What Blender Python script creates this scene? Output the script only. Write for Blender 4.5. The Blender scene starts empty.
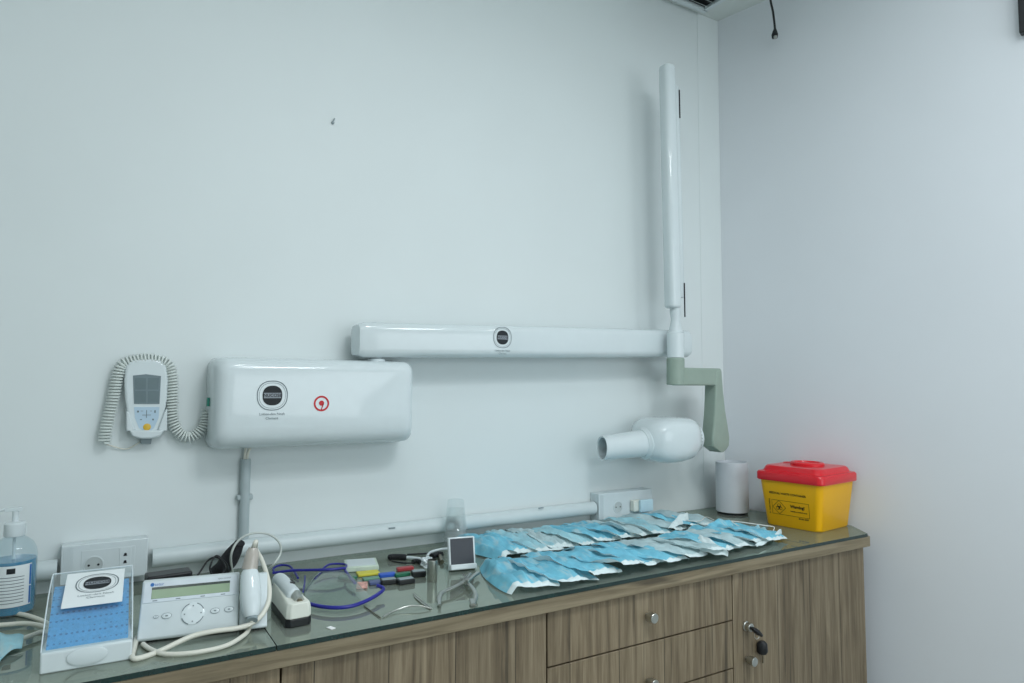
import bpy, bmesh, math, random
from mathutils import Vector, Matrix, noise
random.seed(7)
C = bpy.context.scene.collection
R = math.radians

# ------------------------------------------------------------------ camera
F_PX, YAW, PITCH, ROLL = 680.0, 0.54809, 0.06472, 0.00355
WT = 0.86                      # height of the wooden worktop
G = WT + 0.01                  # top of the glass
EYE = Vector((-2.20164, -1.93642, WT + 0.49254))
_f = Vector((math.sin(YAW)*math.cos(PITCH), math.cos(YAW)*math.cos(PITCH), math.sin(PITCH)))
_r = Vector((math.cos(YAW), -math.sin(YAW), 0)); _u = _r.cross(_f)
_r2 = _r*math.cos(ROLL) + _u*math.sin(ROLL); _u2 = -_r*math.sin(ROLL) + _u*math.cos(ROLL)
cam = bpy.data.cameras.new('camera'); cam.sensor_width = 36; cam.lens = F_PX/1024*36; cam.clip_start = 0.02
co = bpy.data.objects.new('camera', cam); C.objects.link(co)
m = Matrix((_r2, _u2, -_f)).transposed().to_4x4(); m.translation = EYE; co.matrix_world = m
bpy.context.scene.camera = co

def at(px, py, z=None, Y=None, X=None):
    """survey a point of the photograph on the plane z=, Y= or X= (z above the glass)"""
    d = _f + _r2*((px-512)/F_PX) - _u2*((py-341.5)/F_PX)
    if z is not None: t = (G+z-EYE.z)/d.z
    elif Y is not None: t = (Y-EYE.y)/d.y
    else: t = (X-EYE.x)/d.x
    return EYE + d*t

# --------------------------------------------------------------- materials
def lin(c): return c/12.92 if c <= .04045 else ((c+.055)/1.055)**2.4
def rgb(h): return tuple(lin(int(h[i:i+2], 16)/255) for i in (0, 2, 4)) + (1,)
def mat(name, h, rough=.5, metal=0, var=.06, scale=30, bump=0, trans=0, ior=1.45, alpha=1, emis=None, coat=0, sss=0, detail=3):
    m = bpy.data.materials.new(name); m.use_nodes = True; nt = m.node_tree; b = nt.nodes['Principled BSDF']
    c = rgb(h)
    tc = nt.nodes.new('ShaderNodeTexCoord'); n = nt.nodes.new('ShaderNodeTexNoise'); n.inputs['Scale'].default_value = scale
    n.inputs['Detail'].default_value = detail
    nt.links.new(tc.outputs['Object'], n.inputs['Vector'])
    r = nt.nodes.new('ShaderNodeValToRGB'); nt.links.new(n.outputs['Fac'], r.inputs['Fac'])
    r.color_ramp.elements[0].position = .3; r.color_ramp.elements[1].position = .7
    r.color_ramp.elements[0].color = tuple(x*(1-var) for x in c[:3])+(1,)
    r.color_ramp.elements[1].color = tuple(min(1, x*(1+var)) for x in c[:3])+(1,)
    nt.links.new(r.outputs['Color'], b.inputs['Base Color'])
    b.inputs['Roughness'].default_value = rough; b.inputs['Metallic'].default_value = metal
    b.inputs['Transmission Weight'].default_value = trans; b.inputs['IOR'].default_value = ior
    b.inputs['Alpha'].default_value = alpha; b.inputs['Coat Weight'].default_value = coat
    if bump:
        bp = nt.nodes.new('ShaderNodeBump'); bp.inputs['Strength'].default_value = bump; bp.inputs['Distance'].default_value = .002
        nt.links.new(n.outputs['Fac'], bp.inputs['Height']); nt.links.new(bp.outputs['Normal'], b.inputs['Normal'])
    if emis: b.inputs['Emission Color'].default_value = rgb(emis); b.inputs['Emission Strength'].default_value = 1
    return m

def thin_clear(name, tint, amount, rough=.05, f0=.45, gl='FFFFFF', pwr=4):
    """thin clear sheet: tinted transparency with fresnel reflection and a bit of haze"""
    m = bpy.data.materials.new(name); m.use_nodes = True; nt = m.node_tree; nt.nodes.clear()
    o = nt.nodes.new('ShaderNodeOutputMaterial'); t = nt.nodes.new('ShaderNodeBsdfTransparent'); t.inputs[0].default_value = rgb(tint)
    d = nt.nodes.new('ShaderNodeBsdfDiffuse'); d.inputs[0].default_value = rgb(gl)
    g = nt.nodes.new('ShaderNodeBsdfGlossy'); g.inputs['Roughness'].default_value = rough; g.inputs['Color'].default_value = rgb(gl)
    n = nt.nodes.new('ShaderNodeTexNoise'); n.inputs['Scale'].default_value = 8
    mp = nt.nodes.new('ShaderNodeMapRange'); mp.inputs['To Min'].default_value = amount*.85; mp.inputs['To Max'].default_value = amount*1.15
    nt.links.new(n.outputs['Fac'], mp.inputs['Value'])
    m1 = nt.nodes.new('ShaderNodeMixShader'); nt.links.new(mp.outputs[0], m1.inputs[0])
    nt.links.new(t.outputs[0], m1.inputs[1]); nt.links.new(d.outputs[0], m1.inputs[2])
    lw = nt.nodes.new('ShaderNodeLayerWeight'); lw.inputs[0].default_value = .5
    pw = nt.nodes.new('ShaderNodeMath'); pw.operation = 'POWER'; nt.links.new(lw.outputs['Facing'], pw.inputs[0]); pw.inputs[1].default_value = pwr
    fr = nt.nodes.new('ShaderNodeMath'); fr.operation = 'MULTIPLY_ADD'; nt.links.new(pw.outputs[0], fr.inputs[0]); fr.inputs[1].default_value = f0; fr.inputs[2].default_value = .05
    m2 = nt.nodes.new('ShaderNodeMixShader'); nt.links.new(fr.outputs[0], m2.inputs[0])
    nt.links.new(m1.outputs[0], m2.inputs[1]); nt.links.new(g.outputs[0], m2.inputs[2]); nt.links.new(m2.outputs[0], o.inputs[0])
    return m

def wood(name, horizontal=False, plank=.152, c0='44392B', c1='766852', c2='9E9077'):
    m = bpy.data.materials.new(name); m.use_nodes = True; nt = m.node_tree; b = nt.nodes['Principled BSDF']; L = nt.links.new
    tc = nt.nodes.new('ShaderNodeTexCoord'); geo = nt.nodes.new('ShaderNodeNewGeometry')
    sep = nt.nodes.new('ShaderNodeSeparateXYZ'); L(geo.outputs['Position'], sep.inputs[0])
    def M(op, a, bb=None, c=None):
        n = nt.nodes.new('ShaderNodeMath'); n.operation = op
        for i, v in enumerate((a, bb, c)):
            if v is None: continue
            if isinstance(v, (int, float)): n.inputs[i].default_value = v
            else: L(v, n.inputs[i])
        return n.outputs[0]
    across = sep.outputs['Y'] if horizontal else sep.outputs['X']
    q = M('DIVIDE', across, plank); fl = M('FLOOR', q); fr = M('FRACT', q)
    wn = nt.nodes.new('ShaderNodeTexWhiteNoise'); wn.noise_dimensions = '1D'; L(fl, wn.inputs['W'])
    mp = nt.nodes.new('ShaderNodeMapping'); L(geo.outputs['Position'], mp.inputs['Vector'])
    mp.inputs['Scale'].default_value = (2.2, 40, 45) if horizontal else (44, 44, 2.2)
    off = nt.nodes.new('ShaderNodeCombineXYZ'); L(M('MULTIPLY', wn.outputs['Value'], 37.0), off.inputs[0]); L(M('MULTIPLY', wn.outputs['Value'], 11.0), off.inputs[2])
    va = nt.nodes.new('ShaderNodeVectorMath'); L(mp.outputs[0], va.inputs[0]); L(off.outputs[0], va.inputs[1])
    n1 = nt.nodes.new('ShaderNodeTexNoise'); n1.inputs['Scale'].default_value = 1; n1.inputs['Detail'].default_value = 6; n1.inputs['Roughness'].default_value = .65; n1.inputs['Distortion'].default_value = .6
    L(va.outputs[0], n1.inputs['Vector'])
    n2 = nt.nodes.new('ShaderNodeTexNoise'); n2.inputs['Scale'].default_value = 5; n2.inputs['Detail'].default_value = 4; L(va.outputs[0], n2.inputs['Vector'])
    rp = nt.nodes.new('ShaderNodeValToRGB'); e = rp.color_ramp.elements
    e[0].position = .28; e[0].color = rgb(c0); e[1].position = .72; e[1].color = rgb(c2)
    x = e.new(.47); x.color = rgb(c1)
    L(M('ADD', M('MULTIPLY', n1.outputs['Fac'], .8), M('MULTIPLY', n2.outputs['Fac'], .2)), rp.inputs['Fac'])
    # plank to plank tone
    mx = nt.nodes.new('ShaderNodeMix'); mx.data_type = 'RGBA'; mx.blend_type = 'MULTIPLY'; mx.inputs['Factor'].default_value = 1
    tone = M('ADD', M('MULTIPLY', wn.outputs['Value'], .28), .82)
    # dark cracks
    mp3 = nt.nodes.new('ShaderNodeMapping'); L(geo.outputs['Position'], mp3.inputs['Vector']); mp3.inputs['Scale'].default_value = (3, 60, 30) if horizontal else (50, 50, 2.4)
    n3 = nt.nodes.new('ShaderNodeTexNoise'); n3.inputs['Scale'].default_value = 1; n3.inputs['Detail'].default_value = 2; L(mp3.outputs[0], n3.inputs['Vector'])
    crack = nt.nodes.new('ShaderNodeMapRange'); crack.inputs['From Min'].default_value = .64; crack.inputs['From Max'].default_value = .72; crack.inputs['To Min'].default_value = 1; crack.inputs['To Max'].default_value = .5
    L(n3.outputs['Fac'], crack.inputs['Value'])
    tone = M('MULTIPLY', tone, crack.outputs[0])
    if not horizontal:
        edge = M('LESS_THAN', fr, .016); tone = M('MULTIPLY', tone, M('SUBTRACT', 1, M('MULTIPLY', edge, .7)))
    cc = nt.nodes.new('ShaderNodeCombineColor')
    for i in range(3): L(tone, cc.inputs[i])
    L(rp.outputs['Color'], mx.inputs['A']); L(cc.outputs[0], mx.inputs['B']); L(mx.outputs['Result'], b.inputs['Base Color'])
    b.inputs['Roughness'].default_value = .55
    bp = nt.nodes.new('ShaderNodeBump'); bp.inputs['Strength'].default_value = .2; bp.inputs['Distance'].default_value = .001
    L(n1.outputs['Fac'], bp.inputs['Height']); L(bp.outputs['Normal'], b.inputs['Normal'])
    return m

def mask_cloth(name, top, under):
    m = bpy.data.materials.new(name); m.use_nodes = True; nt = m.node_tree; L = nt.links.new; b = nt.nodes['Principled BSDF']
    geo = nt.nodes.new('ShaderNodeNewGeometry'); n = nt.nodes.new('ShaderNodeTexNoise'); n.inputs['Scale'].default_value = 22; n.inputs['Detail'].default_value = 4
    L(geo.outputs['Position'], n.inputs['Vector'])
    r = nt.nodes.new('ShaderNodeValToRGB'); c = rgb(top)
    r.color_ramp.elements[0].position = .3; r.color_ramp.elements[1].position = .75
    r.color_ramp.elements[0].color = tuple(x*.8 for x in c[:3])+(1,); r.color_ramp.elements[1].color = tuple(min(1, x*1.15+.02) for x in c[:3])+(1,)
    L(n.outputs['Fac'], r.inputs['Fac'])
    mx = nt.nodes.new('ShaderNodeMix'); mx.data_type = 'RGBA'; L(geo.outputs['Backfacing'], mx.inputs['Factor'])
    L(r.outputs['Color'], mx.inputs['A']); mx.inputs['B'].default_value = rgb(under); L(mx.outputs['Result'], b.inputs['Base Color'])
    b.inputs['Roughness'].default_value = .75
    w = nt.nodes.new('ShaderNodeTexNoise'); w.inputs['Scale'].default_value = 60; L(geo.outputs['Position'], w.inputs['Vector'])
    bp = nt.nodes.new('ShaderNodeBump'); bp.inputs['Strength'].default_value = .25; bp.inputs['Distance'].default_value = .003; L(w.outputs['Fac'], bp.inputs['Height']); L(bp.outputs['Normal'], b.inputs['Normal'])
    n5 = nt.nodes.new('ShaderNodeTexNoise'); n5.inputs['Scale'].default_value = 1; n5.inputs['Detail'].default_value = 3
    mp5 = nt.nodes.new('ShaderNodeMapping'); mp5.inputs['Scale'].default_value = (55, 14, 20); mp5.inputs['Rotation'].default_value = (0, 0, .35); L(geo.outputs['Position'], mp5.inputs['Vector']); L(mp5.outputs[0], n5.inputs['Vector'])
    r5 = nt.nodes.new('ShaderNodeMapRange'); r5.inputs['From Min'].default_value = .52; r5.inputs['From Max'].default_value = .72; r5.inputs['To Max'].default_value = .75; L(n5.outputs['Fac'], r5.inputs['Value'])
    m5 = nt.nodes.new('ShaderNodeMix'); m5.data_type = 'RGBA'; L(r5.outputs[0], m5.inputs['Factor']); L(r.outputs['Color'], m5.inputs['A']); m5.inputs['B'].default_value = rgb('D2E6E8'); L(m5.outputs['Result'], mx.inputs['A'])  # pale streaks paint highlights along the cloth ridges
    tr = nt.nodes.new('ShaderNodeBsdfTranslucent'); L(mx.outputs['Result'], tr.inputs['Color'])
    ms = nt.nodes.new('ShaderNodeMixShader'); ms.inputs[0].default_value = .25; L(b.outputs[0], ms.inputs[1]); L(tr.outputs[0], ms.inputs[2])
    L(ms.outputs[0], nt.nodes['Material Output'].inputs[0])
    return m

WALL = mat('wall_paint', 'DDE5E5', .55, var=.012, scale=3, bump=.04)
WALLR = mat('wall_paint_right', 'E0E5E9', .5, var=.012, scale=3, bump=.04)
CEIL = mat('ceiling_paint', 'D5DDDA', .7, var=.02, scale=4)
FLOOR = mat('floor_tile', 'A9A9A2', .35, var=.1, scale=6)
WOODV = wood('oak_front'); WOODH = wood('oak_worktop', True, .5, '574C3B', '85785F', 'A79A80')
DARK = mat('dark_gap', '16140F', .8)
WHITE = mat('white_gloss_plastic', 'D7E1E3', .09, var=.01)
WHITEM = mat('white_matt_plastic', 'D2DCDE', .4, var=.02)
CREAM = mat('cream_plastic', 'E3E6DC', .4, var=.02)
IVORY = mat('ivory_cable', 'DDDCD0', .45, var=.03)
CORDW = mat('cord_white', 'DAE2DE', .5)
SAGE = mat('sage_plastic', '97A89C', .4, var=.03)
SAGED = mat('sage_plastic_dark', '84958A', .4, var=.03)
BLACK = mat('black_plastic', '1B1D20', .4, var=.1)
BLACKF = mat('black_fabric', '26272B', .85, var=.25, scale=120, bump=.5)
GREYP = mat('grey_plastic', '8E9CA0', .45)
PIPE = mat('grey_conduit_paint', 'ACB9BB', .45, var=.03)
PIPEW = mat('white_conduit_paint', 'CDD8D9', .35, var=.02)
METAL = mat('brushed_metal', 'B9BBB6', .28, metal=1, var=.08, scale=90)
STEEL = mat('steel', 'C9C9C4', .3, metal=1)
BRONZE = mat('nickel', '8C8474', .35, metal=1)
LCD = mat('lcd_green', '93A98C', .25, var=.03)
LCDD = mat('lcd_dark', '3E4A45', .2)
LCDG = mat('lcd_grey', '6F8085', .25, var=.05)
SCREENB = mat('dark_screen', '30363E', .35, var=.1, scale=10)
KEYB = mat('keypad_blue', 'B4CCDC', .4, var=.03)
AMBER = mat('amber_button', 'D9B23C', .4)
YEL = mat('yellow_plastic', 'F2B400', .35, var=.03, scale=8)
RED = mat('red_plastic', 'DD1F2C', .28, var=.04, scale=8, coat=.2)
INK = mat('black_ink', '1C2226', .6)
INKG = mat('grey_ink', '6E7B80', .6)
BAND = mat('silver_ink', '8B9299', .6)
INKR = mat('red_ink', 'C4262E', .5)
INKB = mat('blue_ink', '2E6FB4', .5)
BROWNINK = mat('printed_black_on_yellow', '2B2407', .6)
PAPER = mat('paper', 'E6EDEE', .8, var=.02)
LIQ = mat('blue_liquid', '0C86AE', .1, var=.05, scale=6, coat=.4)
CLEAR = thin_clear('clear_plastic', 'EEF6F8', .08)
CLEARC = thin_clear('clear_cup_plastic', 'F8FBFB', .07, f0=.3)
CLEARL = thin_clear('clear_lens', 'E4EEEC', .05)
WIPE = mat('blue_paper', '4FA6DC', .8, var=.10, scale=120, bump=.4)
_n = WIPE.node_tree; _b = _n.nodes['Principled BSDF']; _v = _n.nodes.new('ShaderNodeTexVoronoi'); _v.inputs['Scale'].default_value = 120; _v.inputs['Randomness'].default_value = .15
_t = _n.nodes.new('ShaderNodeTexCoord'); _n.links.new(_t.outputs['Object'], _v.inputs['Vector'])
_m = _n.nodes.new('ShaderNodeMapRange'); _m.inputs['From Min'].default_value = .22; _m.inputs['From Max'].default_value = .30; _n.links.new(_v.outputs['Distance'], _m.inputs['Value'])
_x = _n.nodes.new('ShaderNodeMix'); _x.data_type = 'RGBA'; _x.inputs['A'].default_value = rgb('2F78AE'); _n.links.new(_m.outputs[0], _x.inputs['Factor'])
_n.links.new(_b.inputs['Base Color'].links[0].from_socket, _x.inputs['B']); _n.links.new(_x.outputs['Result'], _b.inputs['Base Color'])
NAVY = mat('navy_plastic', '2A2C8C', .3, var=.08)
BLUEP = mat('blue_plastic', '2C5CC0', .4)
GREENP = mat('green_plastic', '1E6B4E', .4)
REDP = mat('dull_red_plastic', 'A83A3F', .4)
YELP = mat('yellow_card', 'D8CF4A', .5)
PALEG = mat('pale_green_card', 'CBDACB', .5, var=.08, scale=60)
PINKC = mat('printed_card', 'D9A69B', .6, var=.35, scale=160)
MASKB = mask_cloth('mask_cloth_blue', '86D8F4', 'DCE8E8')
MASKC = mask_cloth('mask_cloth_cyan', 'B0E3F0', 'D8E6E6')
MASKP = mask_cloth('mask_cloth_pale', 'C9E2E6', 'CFE0E1')
MASKW = mat('mask_band_white', 'DCEBEC', .8, var=.04, scale=60)
LOOP = mat('ear_loop', 'E6E6DF', .8)
GEDGE = mat('glass_edge', '0E2E2C', .2, var=.2, coat=.5)
GTOP = thin_clear('green_tinted_glass', 'D6DED2', .40, rough=.02, f0=.85, gl='C3CEC4', pwr=2.6)  # strong pale diffuse share stands in for the wall reflected in the glass
GREYM = mat('vent_metal', '9EA8A6', .4)

# ----------------------------------------------------------- mesh building
class MB:
    def __init__(s, M=None): s.v = []; s.f = []; s.mi = []; s.M = M or Matrix()
    def add(s, vs, fs, mi=0, M=None):
        T = s.M @ M if M is not None else s.M
        o = len(s.v); s.v += [T @ Vector(v) for v in vs]
        for f in fs: s.f.append([i+o for i in f]); s.mi.append(mi)
        return s
    def box(s, c, d, M=None, mi=0, taper=1):
        x, y, z = [k/2 for k in d]; vs = []
        for sz, t in ((-1, 1), (1, taper)):
            for a, b in ((-1, -1), (1, -1), (1, 1), (-1, 1)): vs.append((c[0]+a*x*t, c[1]+b*y*t, c[2]+sz*z))
        return s.add(vs, [(3, 2, 1, 0), (4, 5, 6, 7), (0, 1, 5, 4), (1, 2, 6, 5), (2, 3, 7, 6), (3, 0, 4, 7)], mi, M)
    def rings(s, rs, cap=True, mi=0, M=None, closed=True):
        n = len(rs[0]); vs = [p for r in rs for p in r]; fs = []
        for i in range(len(rs)-1):
            for j in range(n if closed else n-1):
                k = (j+1) % n; fs.append((i*n+j, i*n+k, (i+1)*n+k, (i+1)*n+j))
        if cap: fs.append(tuple(reversed(range(n)))); fs.append(tuple((len(rs)-1)*n+j for j in range(n)))
        return s.add(vs, fs, mi, M)
    def lathe(s, prof, n=32, M=None, mi=0, cap=True, sx=1, sy=1):
        return s.rings([[(r*sx*math.cos(2*math.pi*j/n), r*sy*math.sin(2*math.pi*j/n), z) for j in range(n)] for r, z in prof], cap, mi, M)
    def cyl(s, a, b, r0, r1=None, n=20, mi=0, cap=True):
        a, b = Vector(a), Vector(b); r1 = r0 if r1 is None else r1
        q = (b-a).to_track_quat('Z', 'Y').to_matrix().to_4x4(); q.translation = a
        return s.lathe([(r0, 0), (r1, (b-a).length)], n, q, mi, cap)
    def tube(s, pts, r, n=8, mi=0, flat=1):
        pts = [Vector(p) for p in pts]; rs = []; up = None
        for i, p in enumerate(pts):
            t = (pts[min(i+1, len(pts)-1)] - pts[max(i-1, 0)]).normalized()
            if up is None: up = t.orthogonal().normalized() if abs(t.z) > .95 else Vector((0, 0, 1))
            up = (up - t*up.dot(t)).normalized(); sd = t.cross(up); rr = r[i] if isinstance(r, (list, tuple)) else r
            rs.append([p + (up*math.cos(2*math.pi*j/n)*flat + sd*math.sin(2*math.pi*j/n))*rr for j in range(n)])
        return s.rings(rs, True, mi)
    def prism(s, poly, z0, z1, M=None, mi=0, s1=1):
        n = len(poly); cx = sum(p[0] for p in poly)/n; cy = sum(p[1] for p in poly)/n
        return s.rings([[(p[0], p[1], z0) for p in poly], [(cx+(p[0]-cx)*s1, cy+(p[1]-cy)*s1, z1) for p in poly]], True, mi, M)
    def grid(s, fn, nu, nv, mi=0):
        vs = [fn(i/nu, j/nv) for j in range(nv+1) for i in range(nu+1)]
        return s.add(vs, [(j*(nu+1)+i, j*(nu+1)+i+1, (j+1)*(nu+1)+i+1, (j+1)*(nu+1)+i) for j in range(nv) for i in range(nu)], mi)
    def build(s, name, mats, parent=None, bevel=0, seg=3, smooth=35, solid=0, subd=0, world=False, label=None):
        me = bpy.data.meshes.new(name); me.from_pydata([tuple(v) for v in s.v], [], s.f); me.update()
        for mm in (mats if isinstance(mats, (list, tuple)) else [mats]): me.materials.append(mm)
        me.polygons.foreach_set('material_index', s.mi)
        bm = bmesh.new(); bm.from_mesh(me)
        if len(s.mi) and not getattr(s, 'open', False): bmesh.ops.recalc_face_normals(bm, faces=bm.faces)
        bm.to_mesh(me); bm.free()
        if smooth:
            me.polygons.foreach_set('use_smooth', [True]*len(me.polygons)); me.set_sharp_from_angle(angle=R(smooth))
        o = bpy.data.objects.new(name, me); C.objects.link(o)
        if parent is not None:
            o.parent = parent
            if world: me.transform(WM[chain(parent)].inverted())
        if solid: k = o.modifiers.new('solid', 'SOLIDIFY'); k.thickness = solid
        if bevel: k = o.modifiers.new('bevel', 'BEVEL'); k.width = bevel; k.segments = seg; k.limit_method = 'ANGLE'; k.angle_limit = R(40)
        if subd: k = o.modifiers.new('subd', 'SUBSURF'); k.levels = subd; k.render_levels = subd
        if label: o['label'] = label
        return o
WM = {}
def chain(o):
    while o.parent: o = o.parent
    return o.name
def thing(name, label, cat, loc=(0, 0, 0), rz=0, group=None):
    o = bpy.data.objects.new(name, None); o.empty_display_size = .02; C.objects.link(o); o.location = loc; o.rotation_euler = (0, 0, rz)
    o['label'] = label; o['category'] = cat
    if group: o['group'] = group
    WM[o.name] = Matrix.Translation(Vector(loc)) @ Matrix.Rotation(rz, 4, 'Z')
    return o
def tag(o, label, cat, group=None):
    o['label'] = label; o['category'] = cat
    if group: o['group'] = group
    return o
def struct(o): o['kind'] = 'structure'; return o
def smooth_path(pts, k=8):
    pts = [Vector(p) for p in pts]; P = [pts[0]]+pts+[pts[-1]]; out = []
    for i in range(1, len(P)-2):
        a, b, c, d = P[i-1:i+3]
        for j in range(k):
            t = j/k; out.append(.5*((2*b)+(c-a)*t+(2*a-5*b+4*c-d)*t*t+(-a+3*b-3*c+d)*t**3))
    return out+[pts[-1]]
def text(s, size, M, mt, parent, name='lettering', align='CENTER', bold=0, sx=1):
    cu = bpy.data.curves.new(name, 'FONT'); cu.body = s; cu.size = size; cu.align_x = align; cu.align_y = 'CENTER'; cu.offset = bold; cu.resolution_u = 3
    t = bpy.data.objects.new('t', cu); C.objects.link(t)
    dg = bpy.context.evaluated_depsgraph_get(); me = bpy.data.meshes.new_from_object(t.evaluated_get(dg)); bpy.data.objects.remove(t)
    me.name = name; me.transform(M @ Matrix.Scale(sx, 4, (1, 0, 0))); me.materials.clear(); me.materials.append(mt)
    o = bpy.data.objects.new(name, me); C.objects.link(o); o.parent = parent
    return o
def squircle(a, b, n=40, e=.86):
    return [(a*math.copysign(abs(math.cos(t))**e, math.cos(t)), b*math.copysign(abs(math.sin(t))**e, math.sin(t))) for t in [2*math.pi*i/n for i in range(n)]]
def ring_mesh(mb, a, b, w, z, e=.86, M=None, h=.0004, mi=0):
    o = squircle(a, b, 48, e); i = squircle(a-w, b-w, 48, e); n = 48
    vs = [(x, y, z) for x, y in o]+[(x, y, z) for x, y in i]
    mb.add(vs, [(k, (k+1) % n, n+(k+1) % n, n+k) for k in range(n)], mi, M)
def emblem(parent, M, s, caption=True):
    """dark squircle with a grey name band inside two thin rings, two caption lines below (local xy plane, facing +z)"""
    mb = MB(M); mb.open = True
    ring_mesh(mb, .5*s, .5*s, .028*s, .0003); ring_mesh(mb, .43*s, .43*s, .01*s, .0003)
    mb.build('emblem_ring', INKG, parent)
    mb = MB(M); mb.open = True; q = squircle(.32*s, .33*s); mb.add([(x, y, .0006) for x, y in q], [tuple(range(40))]); mb.build('emblem_disc', INK, parent)
    mb = MB(M); mb.open = True; mb.add([(-.28*s, -.09*s, .0009), (.28*s, -.09*s, .0009), (.28*s, .09*s, .0009), (-.28*s, .09*s, .0009)], [(0, 1, 2, 3)]); mb.build('emblem_band', BAND, parent)
    text('NUCOSE', .15*s, M @ Matrix.Translation((0, 0, .0012)), INK, parent, 'emblem_lettering', bold=.002*s)
    if caption:
        text('Lotion-den Neah', .12*s, M @ Matrix.Translation((0, -.62*s, .0006)), INKG, parent, 'caption_lettering')
        text('Clement', .12*s, M @ Matrix.Translation((0, -.76*s, .0006)), INKG, parent, 'caption_lettering')
def rrect(w, h, r, n=5):
    out = []
    for cx, cy, a0 in ((w/2-r, h/2-r, 0), (-w/2+r, h/2-r, 90), (-w/2+r, -h/2+r, 180), (w/2-r, -h/2+r, 270)):
        for k in range(n+1): a = R(a0+90*k/n); out.append((cx+r*math.cos(a), cy+r*math.sin(a)))
    return out
VERT = Matrix.Rotation(R(90), 4, 'X')      # local xy plane -> xz plane facing -Y

# ------------------------------------------------------------------- shell
CH = WT + 2.0433
WS = .20                                   # the right wall runs slightly out of square
XL, YF = -4.3, -3.9
def wx(y): return -y*WS
mb = MB(); mb.box(((XL)/2, .05, CH/2), (-XL, .1, CH)); struct(mb.build('wall_back', WALL, smooth=0))
mb = MB(); mb.prism([(0, .1), (.2, .1), (wx(YF)+.1, YF), (wx(YF), YF), (0, 0)], 0, CH); struct(mb.build('wall_right', WALLR, smooth=0))
mb = MB(); mb.box((XL-.05, YF/2, CH/2), (.1, -YF+.2, CH)); struct(mb.build('wall_left', WALL, smooth=0))
mb = MB(); mb.box(((XL+.7)/2, YF-.05, CH/2), (-XL+.9, .1, CH)); struct(mb.build('wall_front', WALL, smooth=0))
mb = MB(); mb.box(((XL+.7)/2, YF/2, -.05), (-XL+1, -YF+.3, .1)); struct(mb.build('floor', FLOOR, smooth=0))
mb = MB(); mb.box(((XL+.7)/2, YF/2, CH+.05), (-XL+1, -YF+.3, .1)); struct(mb.build('ceiling', CEIL, smooth=0))
# shallow boxed chase in the room corner
pc = at(704, 505, Y=0)
mb = MB(); mb.prism([(pc.x, -.0012), (-.001, -.0012), (-.001, -.0002), (pc.x, -.0002)], G, CH-.001); struct(mb.build('trim_1', WALL, smooth=0))

# ----------------------------------------------------------------- cabinet
CX0 = -3.2
mb = MB(); mb.prism([(CX0, -.001), (-.003, -.001), (wx(-.42)-.004, -.42), (wx(-.5)-.02, -.5), (0.0, -.605), (CX0, -.605)], WT-.033, WT)
tag(mb.build('worktop', WOODH, bevel=.0015, seg=2, smooth=30), 'long grey-brown oak-look worktop running along the back wall', 'worktop')
sx_ = -1.898
def glass(poly, label):
    t = thing('glass_sheet', label, 'glass sheet', (poly[0][0], poly[0][1], WT), group='glass sheets covering the worktop')
    o = Vector((poly[0][0], poly[0][1])); q = [(x-o.x, y-o.y) for x, y in poly]; n = len(q)
    mb = MB(); mb.open = True; mb.add([(x, y, .010) for x, y in q], [tuple(range(n))]); mb.build('glass_face', GTOP, t, smooth=0)
    mb = MB(); mb.open = True; mb.add([(x, y, .0006) for x, y in q]+[(x, y, .010) for x, y in q], [(i, (i+1) % n, n+(i+1) % n, n+i) for i in range(n)]); mb.build('glass_rim', GEDGE, t, smooth=0, label='dark green cut edge of the glass')
glass([(CX0+.02, -.606), (sx_-.001, -.606), (sx_-.001, -.006), (CX0+.02, -.006)], 'green glass sheet on the worktop under the keypad console, left of the seam')
glass([(sx_+.001, -.606), (-.015, -.606), (wx(-.5)-.035, -.5), (wx(-.42)-.02, -.42), (-.012, -.006), (sx_+.001, -.006)], 'green glass sheet on the worktop under the rows of masks, right of the seam')
FY = -.590; CB = .08
X1, X2, X3, X4 = at(281, 672, Y=FY).x, at(547, 620, Y=FY).x, at(732.5, 600, Y=FY).x, -.012
DT = WT-.036
def cab(x0, x1, label, group=None):
    t = thing('base_cabinet', label, 'cabinet', ((x0+x1)/2, -.29, 0), group=group); w = x1-x0
    mb = MB(); mb.box((0, .0, (CB+DT)/2+.001), (w-.001, .53, DT-CB)); mb.box((0, .03, CB/2), (w-.001, .46, CB)); mb.build('carcass', DARK, t, smooth=0)
    return t, w
def front(t, x0, x1, z0, z1, name='door'):
    mb = MB(); mb.box(((x0+x1)/2, FY+.29+.009, (z0+z1)/2), (x1-x0-.004, .018, z1-z0-.004))
    return mb.build(name, WOODV, t, bevel=.001, seg=1, smooth=30)
def knob(par, x, z, lab=None):
    mb = MB(VERT_at(x, FY+.29, z)); mb.lathe([(.006, -.001), (.006, .010), (.0115, .011), (.0125, .013), (.0125, .030), (.0115, .031)], 24); return mb.build('knob', METAL, par, label=lab)
def VERT_at(x, y, z): return Matrix.Translation((x, y, z)) @ VERT
t, w = cab(X1-.62, X1, 'oak-look cabinet at the far left, below the glove dispenser and keypad console')
front(t, -w/2, 0, CB, DT); front(t, 0, w/2, CB, DT)
t, w = cab(X1, X2, 'oak-look cabinet left of the drawers, below the safety glasses and pliers')
front(t, -w/2, w/2, CB, DT)
zs = at(548, 668, Y=FY).z
t, w = cab(X2, X3, 'oak-look drawer cabinet with one round metal knob on its top drawer')
d = front(t, -w/2, w/2, zs, DT, 'drawer'); kp = at(652, 617.5, Y=FY-.02); knob(d, kp.x-(X2+X3)/2, kp.z)
zz = zs - (DT-zs)*1.02
d = front(t, -w/2, w/2, zz, zs, 'drawer'); knob(d, kp.x-(X2+X3)/2, (zz+zs)/2-.03)
d = front(t, -w/2, w/2, CB, zz, 'drawer'); knob(d, kp.x-(X2+X3)/2, (zz+CB)/2)
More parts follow.
